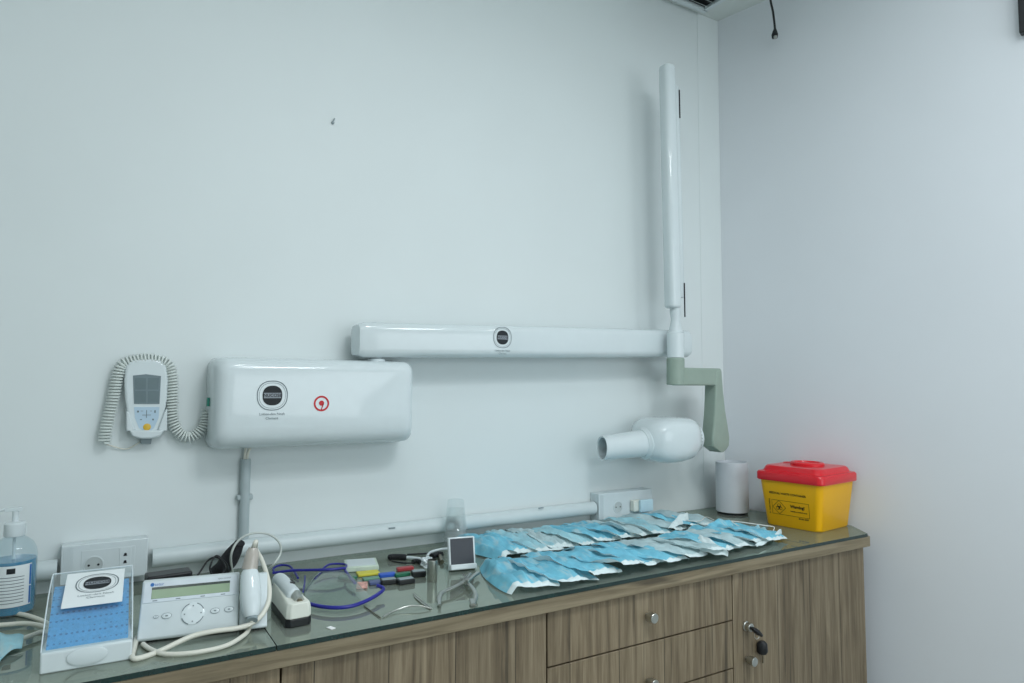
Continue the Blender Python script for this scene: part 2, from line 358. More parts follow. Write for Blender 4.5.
t, w = cab(X3, X4, 'tall oak-look cabinet door unit at the right end, with a lock and knob')
d = front(t, -w/2, w/2-.016, CB, DT)
kp = at(752, 661, Y=FY-.02); cxm = (X3+X4)/2; knob(d, kp.x-cxm, kp.z)
lp = at(749, 627, Y=FY-.012)
mb = MB(VERT_at(lp.x-cxm, FY+.29, lp.z)); mb.lathe([(.0135, -.001), (.0135, .004), (.0115, .006), (.0115, .020), (.010, .021)], 24); mb.build('lock', METAL, d, label='round metal lock barrel')
mb = MB(); mb.box((w/2-.008, FY+.29+.012, (CB+DT)/2), (.014, .02, DT-CB-.004)); mb.build('side_panel', WOODV, t, smooth=0)
# keys
k = thing('key', 'black-headed key pushed into the lock of the right cabinet door', 'key', (lp.x, FY-.018, lp.z))
mb = MB(); mb.box((0, 0, 0), (.006, .02, .002)); mb.build('blade', STEEL, k)
p0 = at(752, 628, Y=FY-.03)-k.location; p1 = at(761, 635, Y=FY-.04)-k.location
mb = MB(); mb.tube([p0, p0.lerp(p1, .25), p0.lerp(p1, .6), p1], [.007, .014, .0155, .010], 12, flat=.5); mb.build('key_head', BLACK, k, label='black plastic key head')
k = thing('spare_key', 'black-headed spare key hanging from the lock with its blade pointing down', 'key', at(762, 640, Y=FY-.012))
p0 = at(762, 641, Y=FY-.012)-k.location; p1 = at(762.5, 654, Y=FY-.012)-k.location
mb = MB(); mb.tube([p0, p0.lerp(p1, .2), p0.lerp(p1, .8), p1], [.008, .0145, .0155, .011], 12, flat=.7); mb.build('key_head', BLACK, k)
mb = MB(); a = at(763, 653, Y=FY-.012)-k.location; b = at(763, 663, Y=FY-.012)-k.location; mb.tube([a, b], .0026, 6); mb.build('blade', BRONZE, k, label='thin metal key blade')
mb = MB(); n = 20; c0 = at(757, 634, Y=FY-.03)-k.location
mb.tube([c0+Vector((.011*math.cos(2*math.pi*i/n), 0, .014*math.sin(2*math.pi*i/n))) for i in range(n+1)], .0008, 5); mb.build('key_ring', STEEL, k)

# ------------------------------------------------------- conduits and wall
zc = WT+.0446+.021
def conduit(x0, x1, label):
    t = thing('cable_conduit', label, 'conduit', (x0, -.0235, zc))
    mb = MB(Matrix.Rotation(R(90), 4, 'Y')); mb.lathe([(.0225, 0), (.0225, x1-x0)], 28); mb.build('pipe', PIPEW, t)
    return t
t = conduit(CX0, -2.262, 'short white round conduit on the wall behind the blue sanitizer bottle')
t = conduit(-2.068, -.697, 'long white round conduit low on the wall between the two socket boxes')
for px, py in ((392, 528), (541, 508)):
    q = at(px, py, Y=-.045); mb = MB(); mb.box((q.x-t.location.x, -.0215, q.z-zc), (.02, .003, .004)); mb.build('clip_mark', GREYP, t, bevel=.001)
p0 = at(245.8, 459, Y=-.013); 
t = thing('wall_conduit', 'vertical grey conduit dropping from the white x-ray wall box', 'conduit', (p0.x, -.014, zc+.022))
mb = MB(); mb.lathe([(.0125, .001), (.0125, p0.z-t.location.z)], 24); mb.build('pipe', PIPE, t)
mb = MB(); q = at(246, 497, Y=-.013); mb.box((0, .004, q.z-t.location.z), (.040, .018, .014)); mb.build('pipe_clamp', PIPE, t, bevel=.003)
for dx, e in ((-.003, .004), (.004, .010)):
    mb = MB(); mb.tube(smooth_path([(dx, 0, p0.z-t.location.z-.02), (dx, 0, p0.z-t.location.z+.01), (dx+e, -.002, p0.z-t.location.z+.04)]), .0035, 8); mb.build('wire', IVORY, t)

def round_socket(par, x, z, y, r=.021):
    mb = MB(VERT_at(x, y, z)); mb.lathe([(r, -.004), (r, .0012), (r*.88, .0016), (r*.84, -.0035)], 32, cap=False); mb.build('socket_rim', WHITEM, par)
    mb = MB(VERT_at(x, y, z)); mb.lathe([(r*.86, .0004), (r*.86, .0008)], 32); mb.build('socket_face', mat('socket_grey', 'B9C2C2', .5), par, label='greyish recessed round socket face')
    for dx in (-.0095, .0095):
        mb = MB(VERT_at(x+dx, y, z)); mb.lathe([(.0026, .001), (.0026, .0012)], 12); mb.build('pin_hole', BLACK, par)
# left socket box
a = at(61.5, 545, Y=-.045); b = at(148.5, 539.5, Y=-.045); bx0, bx1, zt = a.x, b.x, (a.z+b.z)/2
t = thing('socket_box', 'white multi-gang socket box on the wall behind the dispenser of blue sheets', 'socket box', ((bx0+bx1)/2, 0, G+.022), group='wall socket boxes')
H = zt-G-.022; W = bx1-bx0
mb = MB(); mb.box((0, -.02, H/2), (W, .036, H)); mb.build('back_box', WHITEM, t, bevel=.003)
mb = MB(); mb.box((0, -.0415, H/2), (W, .007, H)); mb.build('cover_plate', WHITE, t, bevel=.002)
for i in range(6):
    mb = MB(); mb.box((-W/2+.006+i*.0035, -.0455, H/2), (.001, .001, H*.9)); mb.build('plate_rib', WHITEM, t)
mb = MB(); mb.box((0.006, -.0452, H*.52), (W*.62, .001, H*.62)); mb.build('module_frame', WHITEM, t, bevel=.0004)
q = at(93.5, 565, Y=-.046); round_socket(t, q.x-t.location.x, q.z-t.location.z, -.0455)
q = at(125, 563, Y=-.046)
mb = MB(); mb.box((q.x-t.location.x-.0, -.0462, H*.52), (.024, .001, H*.58)); mb.build('switch_module', WHITE, t, bevel=.0004)
for dz in (.010, -.007):
    mb = MB(VERT_at(q.x-t.location.x, -.0468, H*.52+dz)); mb.lathe([(.0032, 0), (.0032, .0006)], 12); mb.box((0, -.003, .0003), (.008, .0015, .0006)); mb.build('switch_mark', BLACK, t)
# right socket box
a = at(599, 494, Y=-.05); b = at(652, 489, Y=-.05)
t = thing('socket_box', 'white socket box on the wall at the far end of the masks, with a plug', 'socket box', ((a.x+b.x)/2, 0, G+.002), group='wall socket boxes')
H = (a.z+b.z)/2-G-.002; W = b.x-a.x
mb = MB(); mb.box((0, -.0205, H/2), (W, .039, H)); mb.build('back_box', WHITEM, t, bevel=.003)
mb = MB(); mb.box((0, -.045, H/2), (W, .009, H)); mb.build('cover_plate', WHITEM, t, bevel=.002)
q = at(618, 507, Y=-.05); round_socket(t, q.x-t.location.x, q.z-t.location.z, -.050)
for i in range(4):
    mb = MB(); mb.box((-W/2+.006+i*.004, -.0502, H/2), (.001, .001, H*.9)); mb.build('plate_rib', WHITE, t)
q = at(634, 505, Y=-.0505); q2 = at(648, 505, Y=-.0505)
t = thing('plug_adapter', 'translucent white plug adapter standing out of the right socket box', 'plug', (q.x, -.0505, q.z))
mb = MB(); mb.box((0, -.012, 0), (.040, .022, .040)); mb.build('plug_body', CREAM, t, bevel=.004)
mb = MB(); mb.box((.030, -.03, 0), (.060, .014, .044)); mb.build('plug_cap', mat('pale_blue_plastic', 'BFD9E2', .3), t, bevel=.004, label='pale blue cap of the plug')
# wall hook
q = at(332.5, 123, Y=0)
t = thing('wall_screw', 'tiny grey screw fixed high on the bare back wall', 'screw', (q.x, 0, q.z))
mb = MB(VERT_at(0, 0, 0)); mb.lathe([(.004, 0), (.0045, .004), (.003, .007)], 12); mb.build('screw_head', GREYP, t)
mb = MB(); mb.tube([(.0, -.004, .002), (.004, -.008, .012)], .002, 6); mb.build('shank', GREYP, t)

# ----------------------------------------------------- dental x-ray machine
bl = at(212, 453, Y=-.13); br = at(416.5, 436, Y=-.13); tl = at(212, 354.5, Y=-.13); tr = at(411.5, 366, Y=-.13)
ox = (bl.x+br.x)/2; oz = bl.z
xr = thing('dental_xray_machine', 'white wall-mounted dental x-ray machine with long folding arm and tube head', 'x-ray machine', (ox, 0, oz))
def L(p): return Vector(p)-Vector((ox, 0, oz))
BW, BH = br.x-bl.x, tl.z-bl.z-.002
wb = MB()
secs = []
for y, k in ((-.001, .0), (-.06, .001), (-.10, .004), (-.118, .010), (-.128, .020), (-.132, .032)):
    secs.append([(x, y, z+BH/2+k*.45) for x, z in rrect(BW-2*k, BH-2.9*k, .026)])
wb.rings(secs); wall_box = wb.build('wall_box', WHITE, xr, smooth=50)
EMB = lambda x, y, z: Matrix.Translation((x, y, z)) @ VERT
q = L(at(272.5, 395.5, Y=-.1325)); emblem(wall_box, EMB(q.x, -.1325, q.z), .076)
q = L(at(321.5, 403.5, Y=-.1325)); M = EMB(q.x, -.1328, q.z)
mb = MB(M); mb.open = True; ring_mesh(mb, .0205, .0205, .0048, 0, e=1.0)
mb.add([(.007*math.cos(a*math.pi/8), .007*math.sin(a*math.pi/8)+.001, 0) for a in range(16)], [tuple(range(16))])
mb.add([(.003, -.002, 0), (.0065, -.001, 0), (.001, -.0165, 0), (-.002, -.0165, 0)], [(0, 3, 2, 1)]); mb.build('red_mark', INKR, wall_box, label='red circle mark with a dot and tail')
mb = MB(); q = L(at(209, 402, Y=-.05)); mb.box((-BW/2-.002, -.05, q.z), (.006, .014, .022)); mb.build('connector', mat('green_connector', '2E8F7C', .4), wall_box, bevel=.001)
# pivot knob
q = L(at(376, 361, Y=-.075))
mb = MB(Matrix.Translation((q.x, -.075, BH-.004))); mb.lathe([(.026, 0), (.026, .006), (.017, .009), (.017, .03), (.021, .034)], 24); mb.build('arm_pivot', WHITE, xr)
# horizontal arm
a0 = L(at(358.5, 339, Y=-.12)); a1 = L(at(694, 343.5, Y=-.12))
z0b, z0t = L(at(362, 357, Y=-.12)).z, L(at(362, 321.5, Y=-.12)).z
z1b, z1t = L(at(690, 357, Y=-.12)).z, L(at(690, 330, Y=-.12)).z
def armsec(x, zb, zt, k=0): return [(x, -.075+v*(1-k), (zb+zt)/2+w_*(1-k)) for v, w_ in rrect(.09, zt-zb, .022, 4)]
mb = MB(); mb.rings([armsec(a0.x+.004, z0b, z0t, .35), armsec(a0.x+.006, z0b, z0t, .15), armsec(a0.x+.022, z0b, z0t, 0), armsec(a1.x-.02, z1b, z1t, 0), armsec(a1.x-.004, z1b, z1t, .15), armsec(a1.x, z1b, z1t, .5)])
harm = mb.build('horizontal_arm', WHITE, xr, smooth=45)
mb = MB(Matrix.Translation((L(at(376, 320, Y=-.075)).x, -.075, z0t-.002))); mb.lathe([(.022, 0), (.022, .004), (.016, .006)], 24); mb.build('pivot_cap', WHITEM, harm)
q = L(at(502.5, 337.5, Y=-.1203)); emblem(harm, EMB(q.x, -.1203, q.z), .066)
# folding arm: front link and rear link, raised upright
YC = -.165
ct = L(at(667, 66, Y=YC)); cb = L(at(673, 308, Y=YC))
def colsec(p, w=.062, d=.052, k=1): return [(p.x+u*k, p.y+v*k, p.z) for u, v in rrect(w, d, .018, 5)]
ax = (ct-cb)
mb = MB(); mb.rings([colsec(cb+ax*t_, .052, .052, k) for t_, k in ((0, .8), (.004, .95), (.012, 1), (.985, 1), (.997, .9), (1, .7))])
mb.build('upright_arm', WHITE, xr, smooth=45)
mb = MB(); off = Vector((.058, .026, 0)); mb.rings([colsec(cb+off+ax*t_, .040, .036, k) for t_, k in ((.05, .9), (.055, 1), (.93, 1), (.935, .9))]); mb.build('rear_link', WHITE, xr, smooth=45)
for ya, yb, px in ((90, 118, 679.3), (283, 317, 684.3)):
    mb = MB(); A = L(at(px, ya, Y=YC+.008)); B = L(at(px+.6, yb, Y=YC+.008)); mb.tube([A, B], .0028, 6); mb.build('link_slot', BLACKF, xr, label='thin dark slot of the arm joint')
n0 = L(at(675.5, 312, Y=YC)); n1 = L(at(675.5, 333, Y=YC)); n2 = L(at(675.5, 358, Y=YC)); sc = .0315/1
mb = MB(); mb.tube([n0+Vector((0, 0, .02)), n0, n0.lerp(n1, .35), n0.lerp(n1, .6), n1], [.019, .021, .016, .019, .026], 24); mb.build('joint_neck', WHITEM, xr)
mb = MB(); mb.cyl(n1, n2, .0305, .0305, 32); mb.cyl(n1+Vector((0, 0, .004)), n1, .026, .0305, 32); mb.build('joint_sleeve', WHITE, xr, bevel=.002)
# sage green swan-neck bracket
ap = lambda x, y, Y=YC-.028: L(at(x, y, Y=Y))
A0, A1 = n2, L(at(675.5, 385, Y=YC))
mb = MB(); mb.cyl(A0, A1, .0315, .0315, 32); mb.build('bracket_post', SAGE, xr, bevel=.003)
hx1 = L(at(716, 376, Y=YC)).x
zt_, zb_ = L(at(690, 368, Y=YC)).z, L(at(690, 385.5, Y=YC)).z
mb = MB(); mb.box(((A0.x+hx1)/2, YC, (zt_+zb_)/2), (hx1-A0.x, .054, zt_-zb_)); mb.build('bracket_arm', SAGE, xr, bevel=.006)
JZ = L(at(712, 438, Y=YC)).z
drop = []
xl_, xr_ = L(at(706, 380, Y=YC-.03)).x, L(at(716, 380, Y=YC-.03)).x
prof = [(zt_, xl_, hx1+.000), (zt_-.012, xl_, hx1+.006), (zb_, xl_, hx1+.012)]
for z_, l_, r_ in [(zt_-.001, -.004, .004), (zt_-.010, -.018, .014), (zb_-.02, -.022, .020), (JZ+.10, -.027, .030), (JZ+.045, -.034, .042), (JZ+.0, -.042, .050), (JZ-.028, -.040, .047), (JZ-.044, -.012, .030), (JZ-.051, .0, .014)]:
    drop.append([(hx1-.012+(l_+r_)/2+u*(r_-l_), YC+v, z_) for u, v in rrect(1, .058, .012)] if False else [(hx1-.012+(l_+r_)/2+u, YC+v, z_) for u, v in rrect(r_-l_, .058, min(.008, (r_-l_)*.45))])
mb = MB(); mb.rings(drop); mb.build('bracket_drop', SAGE, xr, smooth=40)
# tube head
axd = Vector((-.994, .106, 0)).normalized(); J = Vector((hx1-.104, YC+.018, JZ+.002))
hm = Matrix.Translation(J) @ Matrix((axd.cross(Vector((0, 0, 1))), Vector((0, 0, 1)), axd)).transposed().to_4x4()   # z = along the head
hp = MB(hm)
def hs(t_, w, h, dz, e): return [(x, y+dz, t_) for x, y in squircle(w, h, 44, e)]
secs = []
for t_, w_, up_, dn_, e_ in ((.004, .042, .040, .042, 1), (.02, .060, .058, .050, .85), (.04, .070, .072, .060, .72), (.07, .075, .077, .072, .64), (.12, .078, .079, .080, .60), (.17, .078, .079, .082, .60), (.21, .076, .077, .078, .62), (.245, .070, .070, .068, .70), (.268, .056, .054, .060, .82), (.280, .046, .040, .050, .95)):
    secs.append(hs(t_*.86, w_*(1+.30*min(1, t_/.06)*(1 if t_ < .25 else .5)), (up_+dn_)/2, (up_-dn_)/2, e_))
hp.rings(secs)
head = hp.build('tube_head', WHITE, xr, smooth=50)
mb = MB(hm); mb.lathe([(.050, -.008), (.050, .010), (.046, .014)], 36); mb.build('head_joint', WHITEM, head)
for i in range(9):
    a_ = R(150+i*14); mb = MB(hm); mb.lathe([(.0022, 0), (.0022, .003)], 8, Matrix.Translation((.0485*math.cos(a_), .0485*math.sin(a_), -.001)) @ Matrix.Rotation(R(0), 4, 'X')); mb.build('dial_mark', GREYP, head)
cm = hm @ Matrix.Translation((-.012, -.010, .226)) @ Matrix.Rotation(R(4), 4, 'X')
mb = MB(cm); mb.lathe([(.056, -.010), (.057, .006), (.051, .012), (.049, .016)], 36); mb.build('collar', WHITE, head)
mb = MB(cm); mb.rings([hs(t_, r_, r_, 0, 1) for t_, r_ in ((.012, .047), (.016, .0465), (.170, .041))]+[[(p[0], p[1], .176-p[0]*.15-p[1]*.12) for p in hs(0, .0405, .0405, 0, 1)], [(p[0], p[1], .175-p[0]*.15-p[1]*.12) for p in hs(0, .0365, .0365, 0, 1)], hs(.05, .037, .037, 0, 1)], cap=False); mb.build('aiming_cone', WHITE, head, smooth=40)
mb = MB(cm); mb.lathe([(.0365, .049), (.0365, .051)], 36); mb.build('cone_bore', GREYP, head)

# handset with coiled cord
q = at(146, 400, Y=0)
hd = thing('remote_handset', 'white wall handset with grey screen, amber button and coiled cord', 'handset', (q.x, 0, q.z))
HL = lambda x, y, Y=-.03: at(x, y, Y=Y)-hd.location
def pxpoly(pts, Y): return [(p.x, p.z) for p in (HL(x, y, Y) for x, y in pts)]
pts = [(132, 360), (140, 359), (153, 359), (161, 360.5), (166, 366), (168, 380), (167, 400), (163, 420), (158, 432), (150, 437), (142, 437), (134, 432), (128, 420), (125, 400), (124, 380), (126, 366)]
mb = MB(VERT); mb.prism(pxpoly(pts, -.03), .004, .034); mb.build('handset_body', WHITE, hd, bevel=.006, smooth=40)
F = -.0345
mb = MB(VERT); mb.prism(pxpoly([(133, 375.5), (146, 374.2), (161, 376), (159.5, 404), (134, 404)], F), .034, .0350)
scr = mb.build('screen', LCDG, hd)
for s_ in range(2):
    for r_ in range(2):
        mb = MB(VERT); mb.prism(pxpoly([(135+13*s_, 378+13*r_), (146+13*s_, 378+13*r_), (146+12.4*s_, 389.5+13*r_), (135+12.6*s_, 389.5+13*r_)], F), .0350, .0353); mb.build('screen_field', mat('lcd_field', '64767A', .25), scr)
mb = MB(VERT); mb.prism(pxpoly([(134, 407), (159.5, 407), (158.5, 418), (154, 428), (150, 431.5), (144, 431.5), (139, 428), (135, 418)], F), .034, .0348); kp_ = mb.build('keypad', KEYB, hd)
for x, y, w_, h_ in ((146.5, 415, .019, .0012), (146.5, 414, .0014, .019), (138, 411.5, .004, .0045), (142, 411, .005, .001), (151, 411, .004, .0012), (155, 411.5, .003, .006), (141, 419.5, .004, .002), (153, 419.5, .0035, .004)):
    p = HL(x, y, F); mb = MB(); mb.box((p.x, -.0351, p.z), (w_, .0006, h_)); mb.build('key_mark', INKG, kp_)
p = HL(147, 427, F); mb = MB(VERT_at(p.x, -.0348, p.z)); mb.lathe([(.0085, 0), (.0085, .001), (.007, .0018)], 24); mb.build('amber_button', AMBER, hd, label='round amber button')
for sgn in (0, 1):
    P = [(126, 411), (129, 412), (134, 428), (134, 431), (126, 431)] if not sgn else [(167, 408), (164, 412), (158, 428), (158, 431), (167, 431)]
    mb = MB(VERT); mb.prism(pxpoly(P, -.03), .001, .040); mb.build('holder_wing', WHITEM, hd, bevel=.003)
mb = MB(VERT); mb.prism(pxpoly([(129, 430), (164, 430), (160, 436), (150, 438.5), (140, 438.5), (132, 436)], -.03), .001, .044); mb.build('holder_shelf', WHITEM, hd, bevel=.004)
mb = MB(VERT); mb.prism(pxpoly([(140, 438.5), (152, 438.5), (151, 444), (141, 444)], -.02), .001, .02); mb.build('holder_foot', GREYP, hd, bevel=.001)
base = [HL(x, y, -.022) for x, y in ((104, 443), (107, 425), (113, 400), (117, 378), (122, 365), (133, 360.5), (147, 359), (161, 361), (170, 367), (172.5, 380), (172.5, 400), (172.5, 418), (178, 432), (188, 437.5), (198, 433), (205, 424), (207.5, 410))]
pth = smooth_path(base, 14); res_ = []; acc = 0; turns = 0
prev = pth[0]; coil = []
for i in range(len(pth)-1):
    a, b = pth[i], pth[i+1]; seg_ = (b-a).length; steps = max(2, int(seg_/.0009))
    tdir = (b-a).normalized(); nrm = Vector((0, -1, 0)); sd = tdir.cross(nrm)
    for k_ in range(steps):
        p = a.lerp(b, k_/steps); ph = 2*math.pi*acc/.0074; rr = .0125
        coil.append(p+nrm*math.cos(ph)*rr*.9+sd*math.sin(ph)*rr); acc += seg_/steps
mb = MB(); mb.tube(coil, .0025, 5); mb.build('coiled_cord', CORDW, hd, smooth=60)
mb = MB(); mb.tube(smooth_path([HL(104, 443, -.012), HL(112, 446, -.008), HL(126, 449, -.006), HL(137, 444, -.006), HL(142, 440, -.008)]), .0016, 6); mb.build('thin_wire', IVORY, hd)

# corner items at the ceiling
def corner_vent():
    t = thing('ceiling_vent', 'grey slatted ceiling vent in the corner above the upright arm', 'vent', (-.33, -.20, CH-.02))
    mb = MB(); mb.box((0, .155, .010), (.42, .02, .018)); mb.box((0, -.155, .010), (.42, .02, .018)); mb.box((-.2, 0, .010), (.02, .3, .018)); mb.box((.2, 0, .010), (.02, .3, .018)); mb.build('frame', WHITEM, t)
    mb = MB(); mb.box((0, 0, .016), (.38, .29, .004)); mb.build('backing', BLACK, t)
    for i in range(9):
        mb = MB(Matrix.Translation((0, -.13+i*.0325, .008)) @ Matrix.Rotation(R(40), 4, 'X')); mb.box((0, 0, 0), (.38, .022, .002)); mb.build('slat', GREYM, t)
corner_vent()
q0 = at(770, -6, X=-.02); q1 = at(774, 30, X=-.0); 
t = thing('hanging_cable', 'black cable with open connector dangling from the ceiling near the corner', 'cable', (q0.x, q0.y, CH))
pts = [Vector((q0.x, q0.y, CH))]+[at(x, y, Y=q0.y) for x, y in ((770.5, 0), (773, 12), (774.5, 24), (775, 30))]
mb = MB(); mb.tube([p-t.location for p in smooth_path(pts)], .0042, 8); mb.build('cord', BLACK, t)
e0 = at(775, 29, Y=q0.y)-t.location; e1 = at(774.6, 38, Y=q0.y)-t.location
mb = MB(); mb.tube([e0, e0.lerp(e1, .3), e0.lerp(e1, .65), e1], [.005, .009, .0125, .0105], 10, flat=.8); mb.build('connector', BLACK, t)
mb = MB(); mb.tube([e1+Vector((-.004, -.006, .004)), e1+Vector((-.004, -.006, -.005))], .006, 8); mb.build('metal_tip', STEEL, t, label='bright metal tip')
# dark panel on the right wall
ang = math.atan(WS); 
def rw(px, py):    # point on the right wall seen at that pixel
    d = _f + _r2*((px-512)/F_PX) - _u2*((py-341.5)/F_PX); tt = (-(EYE.x+WS*EYE.y))/(d.x+WS*d.y); return EYE+d*tt
pw = rw(1021.5, 37)
t = thing('wall_display', 'black-framed display on the right wall, cut by the frame at upper right', 'display', (pw.x, pw.y, pw.z), rz=math.atan2(-1, WS))
mb = MB(); mb.box((.35, -.018, .2), (.70, .03, .4)); mb.build('bezel', BLACK, t, bevel=.003)
mb = MB(); mb.box((.35, -.0335, .2), (.67, .001, .37)); mb.build('screen', SCREENB, t)

# ------------------------------------------------------------ counter items
# sanitizer bottle
bc = at(6, 607, z=0); bc.y = -.125; bc = at(2.5, 606, Y=-.125); bx = bc.x
t = thing('sanitizer_bottle', 'clear pump bottle of bright blue hand sanitizer with white label', 'bottle', (-2.337, -.135, G+.0005))
mb = MB(); mb.lathe([(.036, 0), (.041, .004), (.0425, .012), (.0425, .118), (.0405, .132), (.034, .146), (.024, .155), (.016, .160), (.0155, .168)], 40, cap=False); mb.build('bottle_shell', CLEAR, t)
mb = MB(); mb.lathe([(.034, .0025), (.0395, .006), (.041, .013), (.041, .112)], 40); mb.build('liquid', LIQ, t, label='bright blue liquid')
mb = MB(); mb.lathe([(.0185, .160), (.0195, .163), (.0195, .186), (.017, .189), (.006, .191), (.006, .212), (.0045, .213)], 32); mb.box((-.004, 0, .216), (.030, .013, .007)); mb.tube([(-.016, 0, .217), (-.030, 0, .215), (-.036, 0, .208)], .0032, 8); mb.build('pump', WHITE, t, bevel=.0006)
mb = MB(); mb.tube([(0, 0, .165), (0, 0, .02)], .003, 8); mb.build('dip_tube', WHITEM, t)
mb = MB(); mb.open = True; lab = [R(-205+i*8) for i in range(22)]
mb.rings([[(.0428*math.cos(a), .0428*math.sin(a), z) for a in lab] for z in (.022, .106)], cap=False, closed=False); lb = mb.build('bottle_label', PAPER, t, label='white label with blue stripe')
mb = MB(); mb.open = True
for a0_, z0_, z1_ in ((-44, .024, .060), (-44, .062, .104)): mb.rings([[(.0431*math.cos(R(a0_+k_)), .0431*math.sin(R(a0_+k_)), z) for k_ in (0, 3, 6)] for z in (z0_, z1_)], cap=False, closed=False)
mb.build('label_stripe', INKB, lb)
mb = MB(); mb.open = True
for i in range(9):
    z = .030+i*.0065; mb.rings([[(.0431*math.cos(R(a)), .0431*math.sin(R(a)), zz_) for a in range(-130, -50, 8)] for zz_ in (z, z+.0014)], cap=False, closed=False)
mb.build('label_print', INKG, lb)
mb = MB(); mb.open = True; mb.rings([[(.0431*math.cos(R(a)), .0431*math.sin(R(a)), zz_) for a in range(-100, -75, 5)] for zz_ in (.090, .101)], cap=False, closed=False); mb.build('label_logo', INK, lb)

# dispenser of blue sheets
fl = at(39, 675.5, z=0); fr = at(132, 659.5, z=0)
rz = math.atan2(fr.y-fl.y, fr.x-fl.x); W = (fr-fl).length
t = thing('sheet_dispenser', 'clear-lidded dispenser box of blue paper sheets with a paper sign on top', 'dispenser', fl, rz)
dep = .195
mb = MB(); mb.prism([(0, 0), (0, .034), (.012, .036), (dep, .016), (dep, 0)], 0, W, Matrix(((0, 0, 1, 0), (1, 0, 0, 0), (0, 1, 0, 0), (0, 0, 0, 1)))); mb.build('tray_base', WHITE, t, bevel=.003)
mb = MB(Matrix.Translation((W/2, -.0005, .020)) @ Matrix.Rotation(R(90), 4, 'X')); mb.lathe([(.030, 0), (.030, .002), (.026, .003)], 30, sy=.5, sx=1); mb.build('thumb_tab', WHITE, t)
def lidz(y): u = min(1, max(0, y/dep)); return .036+.082*math.sin(u*math.pi/2)**.9
N = 14; ys = [dep*i/N for i in range(N+1)]
mb = MB(); mb.open = True; mb.rings([[(x, y, lidz(y)) for y in ys] for x in (.001, W-.001)], cap=False, closed=False)
for x in (.001, W-.001): mb.add([(x, y, lidz(y)) for y in ys]+[(x, dep, .018), (x, .012, .036)], [tuple(range(N+3))])
mb.build('clear_lid', CLEAR, t, smooth=30)
for x in (.001, W-.001):
    mb = MB(); mb.tube([(x, y, lidz(y)) for y in ys]+[(x, dep, .02)], .0011, 6); mb.build('lid_edge', mat('lid_edge_plastic', 'DCE8EC', .2), t)
mb = MB(); mb.tube([(.001, dep, lidz(dep)), (W-.001, dep, lidz(dep))], .0013, 6); mb.build('lid_edge', mat('lid_edge_plastic', 'DCE8EC', .2), t)
mb = MB(); mb.prism([(.010, .030), (.010, .036)]+[(y, lidz(y)-.010) for y in ys[2:-3]]+[(ys[-4], .02)], .007, W-.007, Matrix(((0, 0, 1, 0), (1, 0, 0, 0), (0, 1, 0, 0), (0, 0, 0, 1)))); mb.build('blue_sheets', WIPE, t, label='stack of dotted blue paper sheets')
# paper sign on the lid
y0s, y1s = .062, .158
sgn = thing('paper_sign', 'white paper sign with dark emblem lying on the dispenser lid', 'sign', Vector(fl), rz)
pmb = MB(); pmb.open = True
zt0, zt1 = lidz(y0s)+.003, lidz(y1s)+.003
el = math.atan2(zt1-zt0, y1s-y0s); PM = Matrix.Translation((W*.50+.004, (y0s+y1s)/2, (zt0+zt1)/2+.005)) @ Matrix.Rotation(R(-2), 4, 'Z') @ Matrix.Rotation(el, 4, 'X')
pw_, ph_ = W*.70, (y1s-y0s)/math.cos(el)
pmb = MB(PM); pmb.box((0, 0, 0), (pw_, ph_, .0006)); pmb.build('sheet', PAPER, sgn)
emblem(sgn, PM @ Matrix.Translation((.004, ph_*.13, .0006)) @ Matrix.Scale(1.25, 4, (1, 0, 0)), .056)

# keypad console with cradle
fl = at(136.5, 645.5, z=0); fr = at(267, 630, z=0); rz = math.atan2(fr.y-fl.y, fr.x-fl.x); Wt = (fr-fl).length
t = thing('dental_console', 'white tabletop console with green LCD, keypad and handpiece cradle', 'console', fl, rz)
YZ = Matrix(((0, 0, 1, 0), (1, 0, 0, 0), (0, 1, 0, 0), (0, 0, 0, 1)))
Wp = Wt*.765
pr = [(.004, .004), (.0, .008), (.0, .012), (.054, .101), (.068, .101), (.110, .004)]
mb = MB(); mb.prism(pr, 0, Wp, YZ); mb.build('housing', WHITEM, t, bevel=.003)
mb = MB(); mb.prism([(.004, .004), (.0, .007), (.002, .010), (.056, .096), (.068, .096), (.110, .004)], Wp+.0015, Wt, YZ); cr = mb.build('cradle', WHITEM, t, bevel=.003)
for x in (.02, Wt-.02):
    for y in (.015, .09): mb = MB(Matrix.Translation((x, y, 0))); mb.lathe([(.006, .0), (.006, .007)], 12); mb.build('rubber_foot', BLACK, t)
el = math.atan2(.089, .054); PL = math.hypot(.054, .089)
PM = Matrix.Translation((0, 0, .012)) @ Matrix.Rotation(el, 4, 'X')     # local: x across, y up the slope, z out
def slab(x0, x1, y0, y1, z0, z1, name, mt, par, bev=.0005, lab=None):
    mb = MB(PM); mb.box((Wp*(x0+x1)/2, PL*(y0+y1)/2, (z0+z1)/2), (Wp*(x1-x0), PL*(y1-y0), z1-z0)); return mb.build(name, mt, par, bevel=bev, label=lab)
slab(.02, .98, .60, .98, .0, .0012, 'display_panel', mat('console_silver', 'D3DDE3', .35), t)
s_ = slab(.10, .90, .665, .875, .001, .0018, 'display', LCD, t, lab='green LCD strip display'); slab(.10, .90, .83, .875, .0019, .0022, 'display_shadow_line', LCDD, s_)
for i, x in enumerate((.14, .37, .62, .83)): mb = MB(PM); mb.box((Wp*x, PL*.63, .0015), (.008, .0015, .0004)); mb.build('panel_mark', INKG, t)
mb = MB(PM); mb.lathe([(.0035, .0012), (.0035, .0018)], 16, Matrix.Translation((Wp*.10, PL*.925, 0))); mb.build('maker_mark', INKB, t)
text('satur', .008, PM @ Matrix.Translation((Wp*.17, PL*.925, .0016)), INKB, t, 'maker_lettering')
text('apex control', .0045, PM @ Matrix.Translation((Wp*.84, PL*.93, .0016)), INKG, t, 'model_lettering')
